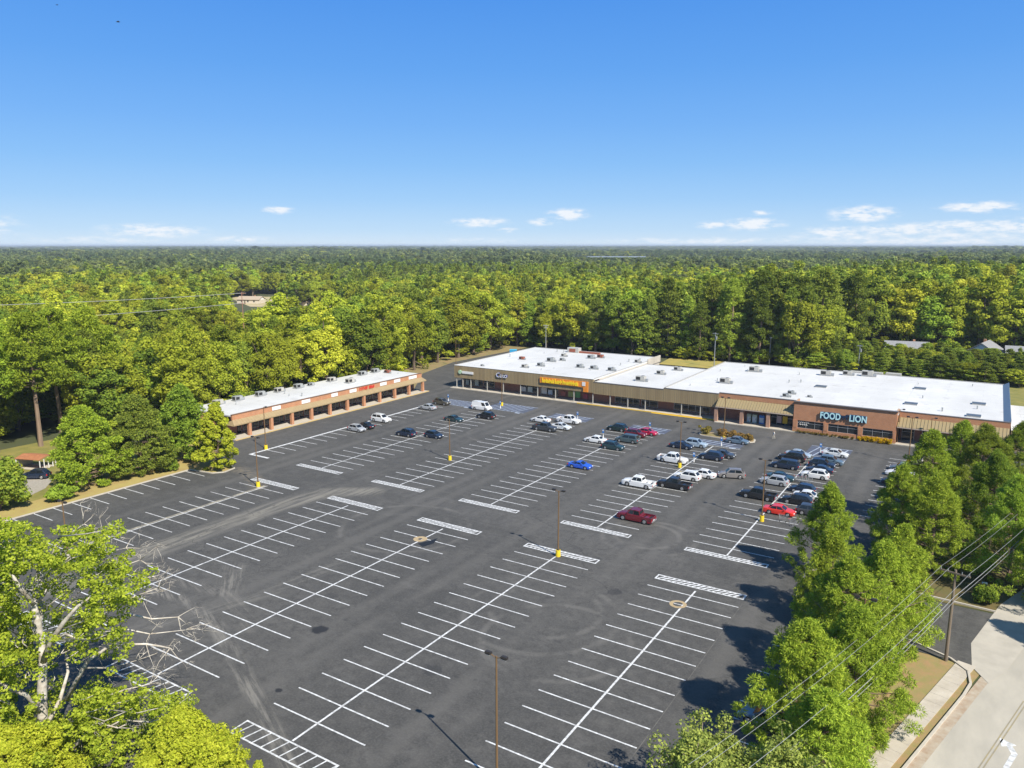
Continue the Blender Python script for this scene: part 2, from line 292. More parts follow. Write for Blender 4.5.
def asphalt_material():
    m = bpy.data.materials.new('lot_asphalt'); m.use_nodes = True; nt = m.node_tree; N, L = nt.nodes, nt.links; p = N['Principled BSDF']
    p.inputs['Roughness'].default_value = 0.88
    geo = N.new('ShaderNodeNewGeometry'); sep = N.new('ShaderNodeSeparateXYZ'); L.new(geo.outputs['Position'], sep.inputs[0]); X, Y = sep.outputs[0], sep.outputs[1]
    def mm(op, a, b=None):
        n = N.new('ShaderNodeMath'); n.operation = op
        for i, v in enumerate((a, b)):
            if v is None: continue
            if isinstance(v, (int, float)): n.inputs[i].default_value = v
            else: L.new(v, n.inputs[i])
        return n.outputs[0]
    def noise(scale, detail=5, rough=0.6, stretch=None, rot=0.0):
        n = N.new('ShaderNodeTexNoise'); n.inputs['Scale'].default_value = scale; n.inputs['Detail'].default_value = detail; n.inputs['Roughness'].default_value = rough
        if stretch:
            m0 = N.new('ShaderNodeMapping'); m0.inputs['Rotation'].default_value = (0, 0, -rot); L.new(geo.outputs['Position'], m0.inputs[0])
            mp = N.new('ShaderNodeMapping'); mp.inputs['Scale'].default_value = stretch; L.new(m0.outputs[0], mp.inputs[0]); L.new(mp.outputs[0], n.inputs['Vector'])
        else: L.new(geo.outputs['Position'], n.inputs['Vector'])
        return n.outputs[0]
    def ramp(v, a, b, lo=0.0, hi=1.0):
        r = N.new('ShaderNodeMapRange'); r.interpolation_type = 'SMOOTHSTEP'
        for i, q in enumerate((a, b, lo, hi)): r.inputs[i + 1].default_value = q
        L.new(v, r.inputs[0]); return r.outputs[0]
    def mix(f, a, b):
        n = N.new('ShaderNodeMix'); n.data_type = 'RGBA'; L.new(f, n.inputs[0])
        for i, v in ((6, a), (7, b)):
            if isinstance(v, tuple): n.inputs[i].default_value = (*v, 1)
            else: L.new(v, n.inputs[i])
        return n.outputs[2]
    col = mix(ramp(noise(0.035, 6), 0.36, 0.64), (0.049, 0.047, 0.043), (0.074, 0.070, 0.063))
    col = mix(ramp(noise(0.35, 8, 0.75), 0.42, 0.72, 0, 0.75), col, (0.112, 0.105, 0.094))
    col = mix(ramp(noise(1.1, 7, 0.7), 0.55, 0.38, 0, 0.5), col, (0.036, 0.034, 0.031))
    col = mix(ramp(noise(5.0, 4, .7), 0.4, 0.7, 0, 0.5), col, (0.125, 0.118, 0.106))
    # worn stripes where cars drive down each aisle
    lane = mm('PINGPONG', mm('ADD', X, 107.3 + 180), 9.0)     # 0 mid-aisle, 9 on the spine
    wear = mm('MULTIPLY', ramp(mm('ABSOLUTE', mm('SUBTRACT', lane, 1.6)), 1.6, 0.2, 0, 1), ramp(noise(0.12, 4, .6, (1, .2, 1)), .4, .62))
    col = mix(mm('MULTIPLY', wear, 0.5), col, (0.12, 0.112, 0.10))
    # dried mud tracked along the aisle beside the second row, and sandy tyre tracks
    def track(path, w, k, c, streak):
        # path: list of (x, y); distance to the polyline
        nonlocal col
        best = None
        for (x0, y0), (x1, y1) in zip(path, path[1:]):
            dx, dy = x1 - x0, y1 - y0; l2 = dx * dx + dy * dy
            px, py = mm('SUBTRACT', X, x0), mm('SUBTRACT', Y, y0)
            t = mm('MINIMUM', mm('MAXIMUM', mm('DIVIDE', mm('ADD', mm('MULTIPLY', px, dx), mm('MULTIPLY', py, dy)), l2), 0.0), 1.0)
            ex, ey = mm('SUBTRACT', px, mm('MULTIPLY', t, dx)), mm('SUBTRACT', py, mm('MULTIPLY', t, dy))
            d = mm('SQRT', mm('ADD', mm('MULTIPLY', ex, ex), mm('MULTIPLY', ey, ey)))
            best = d if best is None else mm('MINIMUM', best, d)
        f = mm('MULTIPLY', ramp(best, w, w * 0.25, 0, 1), streak)
        col = mix(mm('MULTIPLY', f, k), col, c)
    s1 = ramp(noise(1.2, 5, 0.7, (1.0, 0.10, 1)), 0.36, 0.62); s2 = ramp(noise(1.0, 5, 0.75), 0.38, 0.66)
    def sdir(x0, y0, x1, y1): return ramp(noise(1.5, 5, 0.72, (0.09, 1.0, 1), math.atan2(y1 - y0, x1 - x0)), 0.42, 0.64)
    track([(-89.5, 30), (-89.4, 60), (-89.0, 74), (-87.5, 83), (-82, 87)], 3.2, 0.72, (0.25, 0.228, 0.185), s1)
    track([(-76, 56), (-71, 51.5)], 2.0, 0.55, (0.25, 0.23, 0.195), sdir(-76, 56, -71, 51.5))
    track([(-79, 47), (-72.8, 47.6), (-65.6, 45.7), (-56.2, 41.5), (-47.8, 37.5), (-41, 34.4), (-37, 31)], 1.2, 0.6, (0.25, 0.23, 0.195), sdir(-66.5, 46, -47, 37))
    track([(-79, 50), (-70, 51), (-62, 47)], 1.5, 0.35, (0.23, 0.21, 0.18), sdir(-75, 51, -62, 47))
    track([(-72, 40), (-67, 52), (-66, 64)], 1.5, 0.35, (0.22, 0.205, 0.175), sdir(-72, 40, -66, 64))
    track([(-110, 84), (-104, 82), (-99, 79)], 2.2, 0.5, (0.25, 0.20, 0.13), s2)
    track([(-57, 62), (-50, 66), (-44, 74)], 1.0, 0.25, (0.16, 0.15, 0.135), s2)
    track([(-99, 96), (-70, 88.5), (-30, 87)], 3.5, 0.30, (0.13, 0.122, 0.112), s1)
    track([(-120, 162), (-40, 160.5), (-10, 158)], 3.5, 0.35, (0.125, 0.118, 0.108), s2)
    # fine crack network, some of it sealed
    wv = N.new('ShaderNodeVectorMath'); wv.operation = 'ADD'; nv = N.new('ShaderNodeTexNoise'); nv.inputs['Scale'].default_value = .5; nv.inputs['Detail'].default_value = 4; L.new(geo.outputs['Position'], nv.inputs['Vector'])
    sv = N.new('ShaderNodeVectorMath'); sv.operation = 'SCALE'; sv.inputs['Scale'].default_value = 3.0; L.new(nv.outputs['Color'], sv.inputs[0]); L.new(geo.outputs['Position'], wv.inputs[0]); L.new(sv.outputs[0], wv.inputs[1])
    for sc_, w_, c_, k_, lo_, hi_ in ((.11, .010, (0.022, 0.021, 0.020), .45, .50, .60), (.3, .016, (0.14, 0.13, 0.115), .3, .52, .62)):
        vo = N.new('ShaderNodeTexVoronoi'); vo.feature = 'DISTANCE_TO_EDGE'; vo.inputs['Scale'].default_value = sc_; L.new(wv.outputs[0], vo.inputs['Vector'])
        col = mix(mm('MULTIPLY', ramp(vo.outputs['Distance'], w_, w_ * .3, 0, k_), ramp(noise(.03, 3), lo_, hi_)), col, c_)
    vs_ = N.new('ShaderNodeTexVoronoi'); vs_.inputs['Scale'].default_value = .42; L.new(wv.outputs[0], vs_.inputs['Vector'])
    col = mix(mm('MULTIPLY', ramp(vs_.outputs['Distance'], .20, .06, 0, .5), ramp(noise(.2, 3), .48, .6)), col, (0.026, 0.025, 0.025))
    # tyre arcs
    for cx, cy, r in ((-36.5, 92.5, 6.2), (-37, 93, 4.4), (-38, 67, 6.0), (-38, 66, 8.3), (-67, 78, 9), (-85, 130, 7), (-34, 62, 7.5)):
        dx, dy = mm('SUBTRACT', X, cx), mm('SUBTRACT', Y, cy); d = mm('SQRT', mm('ADD', mm('MULTIPLY', dx, dx), mm('MULTIPLY', dy, dy)))
        f = mm('MULTIPLY', ramp(mm('ABSOLUTE', mm('SUBTRACT', d, r)), 0.6, 0.1, 0, 0.32), ramp(noise(0.25, 4), .42, .6))
        col = mix(f, col, (0.19, 0.176, 0.155))
    # oil patches
    for ox, oy, r, k in ((-55.6, 50.8, 0.95, .92), (-50.6, 41.1, .4, .9), (-33.5, 75, .9, .5), (-41, 51, 1.0, .45), (-60.3, 57, .9, .3)):
        dx, dy = mm('SUBTRACT', X, ox), mm('SUBTRACT', Y, oy); d = mm('ADD', mm('SQRT', mm('ADD', mm('MULTIPLY', dx, dx), mm('MULTIPLY', dy, dy))), mm('MULTIPLY', noise(1.5, 3), 1.0))
        col = mix(ramp(d, r + .55, r * .75 + .45, 0, k), col, (0.012, 0.013, 0.016))
    L.new(col, p.inputs['Base Color'])
    b = N.new('ShaderNodeBump'); b.inputs['Strength'].default_value = 0.25; b.inputs['Distance'].default_value = 0.02; L.new(noise(9.0, 4), b.inputs['Height']); L.new(b.outputs[0], p.inputs['Normal'])
    return m
lot = MB()
lot.face([(x, y, 0.0) for x, y in [(-117, 24), (-10, 24), (-10, 79), (2, 79), (3.5, 92), (-8.3, 92), (-8.3, 160), (60, 160), (60, 236), (-151, 246), (-153, 205), (-147, 181), (-133, 160), (-131.4, 158.5), (-131.4, 93), (-119, 87), (-111.2, 83.6), (-110.6, 81.2), (-112, 79.8), (-117, 79)]])
struct('parking_lot', lot, asphalt_material())

GRASS = mat('dry_grass', (0.26, 0.22, 0.055), 0.95, 0, 0.9, 0.35, col2=(0.15, 0.155, 0.03), bump=0.4)
STRAW = mat('pine_straw_mulch', (0.30, 0.20, 0.10), 0.95, 0, 0.95, 0.35, col2=(0.19, 0.18, 0.06), bump=0.5)
def sheet(name, poly, z, m, kind='stuff'):
    mb = MB(); mb.face([(x, y, z) for x, y in poly]); return tag(mb.build(name, m), kind=kind)
sheet('grass', [(-122.5, 22), (-117, 22), (-117, 79), (-112, 79.8), (-110.6, 81.2), (-111.2, 83.6), (-119, 87), (-131.4, 93), (-140, 92), (-123.5, 80)], -0.03, mat('straw_grass_strip', (0.40, 0.33, 0.10), 0.95, 0, 0.9, 0.25, col2=(0.34, 0.23, 0.09), bump=0.4))
sheet('grass', [(-160, 44), (-122.5, 44), (-122.5, 84), (-160, 84)], -0.04, GRASS)
sheet('grass', [(-92, 236.5), (-40, 236.2), (-40, 252), (-94, 254)], 0.25, mat('golden_grass_bank', (0.40, 0.30, 0.075), 0.95, 0, 0.9, 0.25, col2=(0.25, 0.24, 0.06)))
sheet('grass', [(-160, 160), (-133, 160), (-147, 181), (-153, 205), (-151, 250), (-165, 250)], -0.03, STRAW)
sheet('grass', [(-8.3, 92), (3.5, 92.4), (30, 190), (30, 160), (-8.3, 160)], -0.03, mat('verge_grass_painted_shade', (0.11, 0.11, 0.03), 0.95, 0, 0.8, 0.4, col2=(0.16, 0.10, 0.04)))  # darker verge grass: the tree shade is put into its base colour
sheet('grass', [(5, 205), (60, 205), (60, 262), (-30, 262), (-30, 236.5), (5, 236)], 0.02, GRASS)

# road on the right: local frame u across (to the right), w along
RO = Vector((-5.1, 57.8, 0)); RW = Vector((0.249, 0.9685, 0)); RU = Vector((0.9685, -0.249, 0))
def rp(u, w, z=0.0): p = RO + RU * u + RW * w; return (p.x, p.y, z)
def rsheet(mb, u0, u1, w0, w1, z): mb.face([rp(u0, w0, z), rp(u1, w0, z), rp(u1, w1, z), rp(u0, w1, z)])
mb = MB(); rsheet(mb, -14, 2.15, -60, 21.5, -0.045); tag(mb.build('grass', mat('brown_olive_verge_grass', (0.25, 0.22, 0.075), 0.95, 0, 0.95, 0.9, col2=(0.34, 0.21, 0.10), bump=0.5)), kind='stuff')  # brown-olive is the grass's own colour
mb = MB(); rsheet(mb, 3.1, 16, -60, 260, -0.02)
M_ROAD = mat('worn_grey_road', (0.47, 0.425, 0.345), 0.92, 0, 0.9, 0.35, col2=(0.35, 0.32, 0.265), streak=(1.2, 0.4, 1), bump=0.15)
struct('road', mb, M_ROAD)
mb = MB(); rsheet(mb, 2.35, 3.1, -60, 20.6, -0.016); struct('gutter', mb, mat('stained_gutter_concrete', (0.44, 0.38, 0.29), 0.95, 0, 0.9, 1.3, col2=(0.33, 0.23, 0.15)))
mb = MB()
for w in np.arange(-60, 21, 1.52): mb.prism([rp(0, w)[:2], rp(1.5, w)[:2], rp(1.5, w + 1.5)[:2], rp(0, w + 1.5)[:2]], -0.05, 0.03)
struct('pavement', mb, M_CONC)
def kerb_run(pts, w=0.16, h=0.13, z0=-0.06):
    mb = MB()
    for (x0, y0), (x1, y1) in zip(pts, pts[1:]):
        d = Vector((x1 - x0, y1 - y0)); d.normalize(); n = Vector((-d.y, d.x)) * w / 2
        mb.prism([(x0 + n.x, y0 + n.y), (x0 - n.x, y0 - n.y), (x1 - n.x, y1 - n.y), (x1 + n.x, y1 + n.y)], z0, h)
    return mb
struct('kerb', kerb_run([rp(2.25, -60)[:2], rp(2.25, 16)[:2], rp(2.1, 18.5)[:2], rp(1.3, 20.6)[:2], rp(-0.6, 21.9)[:2], rp(-4, 22.6)[:2], rp(-9, 22.8)[:2]], 0.2), M_CONCP)
struct('kerb', kerb_run([(-117.1, 20), (-117.1, 79), (-112, 79.7), (-110.7, 81.2), (-111.2, 83.7), (-119, 87), (-131, 93)], 0.26, 0.15), M_CONCP)
struct('kerb', kerb_run([(-10, 24), (-10, 74), (-12.6, 79.5), (-12.6, 82), (-10, 84)], 0.26, 0.15), M_CONCP)
struct('kerb', kerb_run([(-8.3, 94), (-16, 90), (-16, 93), (-8.3, 98), (-8.3, 158), (3, 158.4)], 0.26, 0.15), M_CONCP)
struct('kerb', kerb_run([(3.4, 92.6), (-6, 93.2), (-8.3, 94)], 0.2, 0.13), M_CONCP)
mb = MB(); mb.face([(-16, 90.1, 0.004), (-8.4, 94, 0.004), (-8.4, 97.8, 0.004), (-16, 92.9, 0.004)]); tag(mb.build('mulch', STRAW), kind='stuff')
# concrete driveway apron where the lot meets the road
mb = MB(); mb.face([(x, y, 0.008) for x, y in [(1.55, 78.6), (2.9, 76.2), (4.3, 79.5), (7.2, 91.0), (10.2, 103), (6.2, 101.3), (3.78, 94.8), (2.3, 88.0), (1.35, 83.6)]]); struct('driveway_apron', mb, mat('apron_concrete', (0.47, 0.425, 0.35), 0.9, 0, 0.8, 0.5, col2=(0.37, 0.335, 0.275)))
# painted turn arrow and centre line on the road
mb = MB()
def ra(u, w): return rp(u, w, -0.012)
mb.face([ra(u, w) for u, w in [(7.35, 7.6), (7.7, 7.6), (7.72, 10.4), (7.15, 11.25), (7.35, 11.6), (6.1, 11.75), (6.55, 10.6), (6.82, 10.95), (7.33, 10.2)]])
struct('road_arrow', mb, M_PAINTL)
mb = MB(); rsheet(mb, 6.05, 6.15, -60, 19, -0.012); rsheet(mb, 6.3, 6.4, -60, 19, -0.012); struct('road_centre_line', mb, mat('worn_yellow_line', (0.36, 0.29, 0.15), 0.9, 0, 1.0, 0.9, col2=(0.24, 0.22, 0.18)))

# painted stalls
Z1 = 0.006
LINES, WORN = MB(), MB()
def rect(mb, x0, x1, y0, y1, z=Z1): mb.face([(x0, y0, z), (x1, y0, z), (x1, y1, z), (x0, y1, z)])
def stripe(mb, x0, y0, x1, y1, w, z=Z1 + 0.004):
    d = Vector((x1 - x0, y1 - y0)).normalized(); n = Vector((-d.y, d.x)) * w / 2
    mb.face([(x0 - n.x, y0 - n.y, z), (x1 - n.x, y1 - n.y, z), (x1 + n.x, y1 + n.y, z), (x0 + n.x, y0 + n.y, z)])
def hatch_bar(mb, x0, x1, y0, y1, step, slant, w=0.14, edge=0.2):
    rect(mb, x0, x1, y0, y0 + edge); rect(mb, x0, x1, y1 - edge, y1)
    rect(mb, x0, x0 + edge, y0 + edge, y1 - edge); rect(mb, x1 - edge, x1, y0 + edge, y1 - edge)
    x = x0 + step * 0.6
    while x + slant < x1: stripe(mb, x, y0 + edge, x + slant, y1 - edge, w); x += step
SP = [-98.3, -80.2, -62.1, -44.1, -25.75]
HL = 5.3
for i, sx in enumerate(SP):
    lo = 0 if i else 2
    mb = WORN if i == 0 else LINES
    for k in range(lo - (3 if i in (1, 2, 3, 4) and False else 0), 15):
        y = 39.6 + 2.8 * k; rect(mb, sx - HL, sx + HL, y - 0.075, y + 0.075)
    rect(mb, sx - 0.1, sx + 0.1, 36.9, 80.2, Z1 + 0.004)
    hatch_bar(LINES, sx - HL, sx + HL, 80.9, 82.25, 0.6, 0.7, 0.26)
    hatch_bar(LINES, sx - HL, sx + HL, 34.9, 36.8, 1.05, 0.35, 0.13, 0.16)
    n_up = 19
    for k in range(n_up):
        y = 94.6 + 2.76 * k
        rect(LINES, sx - HL, sx + HL, y - 0.075, y + 0.075)
    rect(LINES, sx - 0.1, sx + 0.1, 92.3, 94.6 + 2.76 * 18, Z1 + 0.004)
    hatch_bar(LINES, sx - HL, sx + HL, 91.0, 92.2, 0.6, 0.7, 0.26)
for k in range(-6, 10): y = 52.8 + 2.8 * k; rect(LINES, -116.9, -111.7, y - 0.075, y + 0.075)
for k in range(19): y = 95.2 + 2.74 * k; rect(LINES, -116.2, -111.3, y - 0.075, y + 0.075)
rect(LINES, -116.75, -116.2, 91.2, 146.5); rect(LINES, -116.2, -111.4, 91.2, 91.75)
for k in range(14): y = 118 + 2.76 * k - 0.8; rect(LINES, -13.6, -8.6, y - 0.07, y + 0.07)
for k in range(12): y = 42 + 2.8 * k; rect(LINES, -15.4, -10.3, y - 0.07, y + 0.07)
# accessible bays at the store end of the rows: faded blue paint and pale hatching
BLUE, HATCH = MB(), MB()
for sx, y0, y1, l, r in [(-113.6, 148.2, 153.6, -3, 8.5), (-98.3, 149.6, 156.5, -4.5, 7), (-80.2, 149.2, 153.4, -4.5, 5.5), (-62.1, 148.3, 152.4, -2.5, 6.3), (-44.1, 145.2, 148.2, -4.5, 5.0), (-25.75, 147.2, 155.2, -2.0, 5.5)]:
    rect(BLUE, sx + l, sx + r, y0, y1, 0.004)
    x = sx + l + 0.4
    while x < sx + r - 1.6: stripe(HATCH, x, y0 + 0.2, x + 1.3, y1 - 0.2, 0.22, 0.009); x += 1.25
    for yy in (y0, y1): rect(HATCH, sx + l, sx + r, yy - 0.09, yy + 0.09, 0.009)
    rect(HATCH, sx + r - 2.0, sx + r - 0.7, y0 - 0.9, y0 - 0.3, 0.009)
mb = MB(); rect(mb, -99.0, -98.45, 40, 80, 0.004); struct('old_line', mb, mat('old_cream_line', (0.42, 0.37, 0.27), 0.9, 0, 1.0, 0.5, col2=(0.14, 0.13, 0.11)))
struct('parking_lines', LINES, M_PAINTL); struct('parking_lines', WORN, M_PAINTF)
struct('accessible_bay_paint', BLUE, M_BLUEP); struct('accessible_bay_lines', HATCH, mat('pale_blue_line_paint', (0.42, 0.47, 0.55), 0.8, 0, 0.8, 2, col2=(0.25, 0.29, 0.36)))
# asphalt seams and small worn spots on the lot
mb = MB()
rect(mb, -20.36, -20.28, 24, 80, 0.003); rect(mb, -110, -20, 84.96, 85.04, 0.003); rect(mb, -100, -21, 89.6, 89.67, 0.003); rect(mb, -71.2, -71.14, 94, 150, 0.003)
seam = [(-75.6, 58.3), (-72.6, 62.0), (-69.2, 65.7), (-63.1, 70.3), (-56.2, 73.9), (-50.4, 76.8), (-42.0, 80.2)]
for (xa, ya), (xb, yb) in zip(seam, seam[1:]): stripe(mb, xa, ya, xb, yb, 0.09, 0.003)
struct('asphalt_seams', mb, mat('sandy_seam', (0.15, 0.138, 0.12), 0.95, 0, 1.0, 0.8, col2=(0.07, 0.068, 0.065)))
mb = MB()
def annulus(mb, cx, cy, r0, r1, z, n=20):
    for q in range(n):
        a, b = 2 * math.pi * q / n, 2 * math.pi * (q + 1) / n
        mb.face([(cx + r0 * math.cos(a), cy + r0 * math.sin(a), z), (cx + r1 * math.cos(a), cy + r1 * math.sin(a), z), (cx + r1 * math.cos(b), cy + r1 * math.sin(b), z), (cx + r0 * math.cos(b), cy + r0 * math.sin(b), z)])
annulus(mb, -26.3, 76.0, 0.55, 0.95, 0.012); struct('manhole_collar', mb, mat('sandy_collar', (0.46, 0.34, 0.19), 0.95, 0, 0.5, 2))
mb = MB(); annulus(mb, -62.4, 75.6, 0.3, 0.95, 0.012); struct('manhole_collar', mb, MATS['sandy_collar'])
mb = MB(); mb.face([(x, y, 0.011) for x, y in [(-61.7, 74.2), (-60.4, 73.6), (-59.9, 75.3), (-60.6, 77.1), (-61.0, 75.7)]]); struct('dark_patch', mb, mat('fresh_tar', (0.012, 0.012, 0.012), 0.6))

sheet('field', [(-500, 380), (-418, 424), (-340, 350), (-405, 325)], -0.05, mat('tan_field', (0.50, 0.40, 0.24), 0.95, 0, .8, .05, col2=(0.34, 0.30, 0.12)), 'structure')
# planted island in front of the grocery
mb = MB(); isl = [(-49.8, 152.2), (-49.0, 151.2), (-39.0, 150.2), (-37.9, 151.2), (-38.2, 153.2), (-39.2, 154.2), (-49, 154.6), (-49.8, 153.6)]
mb.prism(isl, -0.05, 0.14); struct('island_kerb', mb, M_CONCP)
mb = MB(); mb.prism([(x * 0.95 - 44 * 0.05, y * 0.9 + 152.4 * 0.1) for x, y in isl], 0.1, 0.17); tag(mb.build('mulch', STRAW), kind='stuff')

# ================================================================== BUILDINGS
def windows_row(parent, xs, y, z0, z1, thick=0.05, axis='x', frame=True):
    """Shop windows: one pane per opening as a part with its frame as sub-part."""
    for a, b in xs:
        g = MB()
        if axis == 'x': g.box(a, b, y - thick, y + 0.02, z0, z1)
        else: g.box(y - 0.02, y + thick, a, b, z0, z1)
        w = g.build('shop_window', M_GLASS, parent)
        if frame:
            f = MB(); n = max(1, int((b - a) / 1.6))
            for k in range(n + 1):
                c = a + (b - a) * k / n
                if axis == 'x': f.box(c - 0.04, c + 0.04, y - thick - 0.06, y - thick - 0.004, z0, z1)
                else: f.box(y + thick + 0.004, y + thick + 0.06, c - 0.04, c + 0.04, z0, z1)
            for zz in (z0, z1 - 0.08, (z0 * 0.35 + z1 * 0.65)):
                if axis == 'x': f.box(a + 0.045, b - 0.045, y - thick - 0.055, y - thick - 0.006, zz, zz + 0.07)
                else: f.box(y + thick + 0.006, y + thick + 0.055, a + 0.045, b - 0.045, zz, zz + 0.07)
            f.build('window_frame', M_GALV, w)

def tan_shop(name, label, x0, x1, back, zr, ztop, zs, wins, posts, left_wall=True):
    t = thing(name, label, 'shop building', ((x0 + x1) / 2, 190, 0)); t.location = (0, 0, 0)
    w = MB(); w.box(x0, x1, 170.3, 170.6, 0.15, zr - 0.35); w.build('front_wall', M_BRICKR, t)
    w = MB()
    w.box(x0, x0 + 0.3, 170.62, back - 0.32, 0, zr - 0.32); w.box(x1 - 0.3, x1 - 0.004, 170.62, back - 0.32, 0, zr - 0.32); w.box(x0, x1 - 0.004, back - 0.3, back, 0, zr - 0.32)
    w.build('wall', M_STUCCO, t)
    r = MB(); r.box(x0 + 0.02, x1 - 0.02, 167.75, back, zr - 0.3, zr); r.build('roof', M_ROOF, t)
    s = MB(); s.box(x0 + 0.05, x1 - 0.05, 167.75, 170.28, zs, zs + 0.12); s.build('soffit', mat('tan_soffit', (0.3, 0.24, 0.16), 0.8), t)
    f = MB(); f.box(x0, x1 - 0.01, 167.25, 167.7, zs, ztop)
    for x in np.arange(x0 + 0.2, x1 - 0.1, 0.45): f.box(x, x + 0.06, 167.21, 167.25, zs + 0.02, ztop - 0.02)
    if left_wall: f.box(x0 - 0.25, x0 - 0.01, 167.25, 172, zs, ztop)
    f.build('fascia', M_TAN, t)
    c = MB(); c.box(x0 - (0.27 if left_wall else 0), x1 - 0.01, 167.19, 167.78, ztop, ztop + 0.09); c.build('coping', M_COPINGW if left_wall else M_COPING, t)
    # low edge strips round the roof
    e = MB(); e.box(x0, x0 + 0.22, 167.8, back, zr + 0.002, zr + 0.16); e.box(x0 + 0.23, x1 - 0.25, back - 0.2, back, zr + 0.002, zr + 0.14); e.box(x1 - 0.24, x1 - 0.02, 167.8, back, zr + 0.002, zr + 0.16); e.build('roof_edge', mat('grey_edge_metal', (0.36, 0.35, 0.33), 0.6), t)
    windows_row(t, wins, 170.28, 0.45, 2.6)
    for px in posts:
        p = MB(); p.box(px - 0.09, px + 0.09, 167.36, 167.54, 0.15, zs); p.build('column', M_HVAC, t)
    return t
shopA = tan_shop('shop_building', 'long shop unit with tall brown ribbed fascia at the left end of the plaza', -124.3, -81.8, 211, 6.35, 6.35, 2.95,
                 [(-123.4, -117.0), (-116.6, -113.2), (-104.8, -99.2), (-98.6, -93.4)], [-123.9, -121.8, -119.1, -113.7, -108.5, -103.1, -97.9, -92.6, -87.3])
shopB = tan_shop('shop_building', 'lower middle shop unit of the plaza with brown ribbed fascia and short white roof', -81.8, -63.6, 201.5, 5.6, 5.65, 2.75,
                 [(-77.2, -70.8), (-70.2, -66.0)], [-82.0, -77.3, -72.6, -68.1], False)
for k_, (a_, b_, c_) in enumerate([(-104.4, -103.0, (.6, .6, .58)), (-102.4, -101.0, (.5, .55, .5)), (-98.2, -96.6, (.62, .6, .55)), (-96.2, -94.9, (.45, .5, .55)), (-122.6, -121.6, (.3, .36, .36)), (-119.5, -118.3, (.35, .4, .38)), (-92.4, -91.0, (.32, .1, .08)), (-90.2, -88.8, (.30, .34, .1)), (-88.2, -86.8, (.12, .3, .1)), (-85.9, -84.7, (.35, .06, .08))]):
    MB().box(a_, b_, 169.9, 170.08, .7, 1.9 + .2 * (k_ % 3)).build('window_poster', mat('poster_tone_%d' % k_, c_, .6), shopA)
# exposed side wall of the left unit behind the lower middle roof
b = MB(); b.box(-81.78, -81.5, 201.6, 211, 5.2, 7.1); b.build('parapet', M_STUCCO, shopA)

gro = thing('grocery_building', 'large grocery store with orange brick front, tan awnings and wide white roof', 'grocery store')
[MB().box(*q).build('front_wall', M_BRICKR, gro) for q in ((-63.58, -50.61, 170.3, 170.6, 0.15, 5.6), (-50.6, -34.0, 168.8, 169.1, 0.15, 5.0), (-13.6, 4.6, 168.8, 169.1, 0.15, 5.0))]
w = MB(); w.box(-63.58, -63.3, 170.62, 215, 0, 5.65); w.box(4.6, 4.88, 169.2, 215, 0, 5.65); w.box(-63.28, 4.58, 214.7, 215, 0, 5.65); w.build('wall', M_STUCCO, gro)
r = MB(); r.box(-63.56, -50.4, 167.75, 215.02, 5.7, 5.98); r.box(-50.39, -33.7, 167.95, 215.02, 5.7, 5.98); r.box(-33.69, -13.9, 165.6, 215.02, 5.7, 5.98); r.box(-13.89, 4.86, 167.95, 215.02, 5.7, 5.98); r.build('roof', M_ROOF, gro)
f = MB(); f.box(-63.58, -50.45, 167.25, 167.7, 2.8, 5.95)
for x in np.arange(-63.4, -50.5, 0.45): f.box(x, x + 0.06, 167.21, 167.25, 2.82, 5.93)
f.build('fascia', M_TAN, gro)
s = MB(); s.box(-63.5, -50.5, 167.75, 170.28, 2.8, 2.92); s.build('soffit', mat('tan_soffit', (0.3, 0.24, 0.16), 0.8), gro)
c = MB(); c.box(-63.58, -50.45, 167.2, 167.78, 5.952, 6.05); c.box(-50.44, -33.65, 167.35, 167.96, 6.2, 6.3); c.box(-13.95, 4.9, 167.35, 167.96, 6.2, 6.3); c.box(-33.7, -13.85, 164.8, 165.62, 6.5, 6.62); c.build('coping', M_COPING, gro)
e = MB(); e.box(-63.56, -63.3, 167.8, 215, 5.985, 6.2); e.box(-63.28, 3.9, 214.8, 215.02, 5.985, 6.15); e.build('roof_edge', mat('grey_edge_metal', (0.36, 0.35, 0.33), 0.6), gro)
e = MB(); e.face([(3.75, 168, 6.0), (4.88, 168, 6.62), (4.88, 215, 6.62), (3.75, 215, 6.0)]); e.face([(4.88, 168, 6.62), (4.95, 168, 6.62), (4.95, 215, 6.62), (4.88, 215, 6.62)]); e.face([(4.95, 168, 6.62), (4.95, 168, 5.7), (4.95, 215, 5.7), (4.95, 215, 6.62)]); e.face([(3.75, 168, 6.0), (4.95, 168, 5.7), (4.95, 168, 6.62), (4.88, 168, 6.62)])
e.build('parapet', mat('slate_blue_parapet', (0.13, 0.19, 0.27), 0.6), gro)
MB().box(-50.44, -33.66, 167.4, 167.9, 5.16, 6.2).build('brick_band', M_BRICK, gro); MB().box(-13.9, 4.88, 167.4, 167.9, 5.1, 6.2).build('brick_band', M_BRICK, gro)
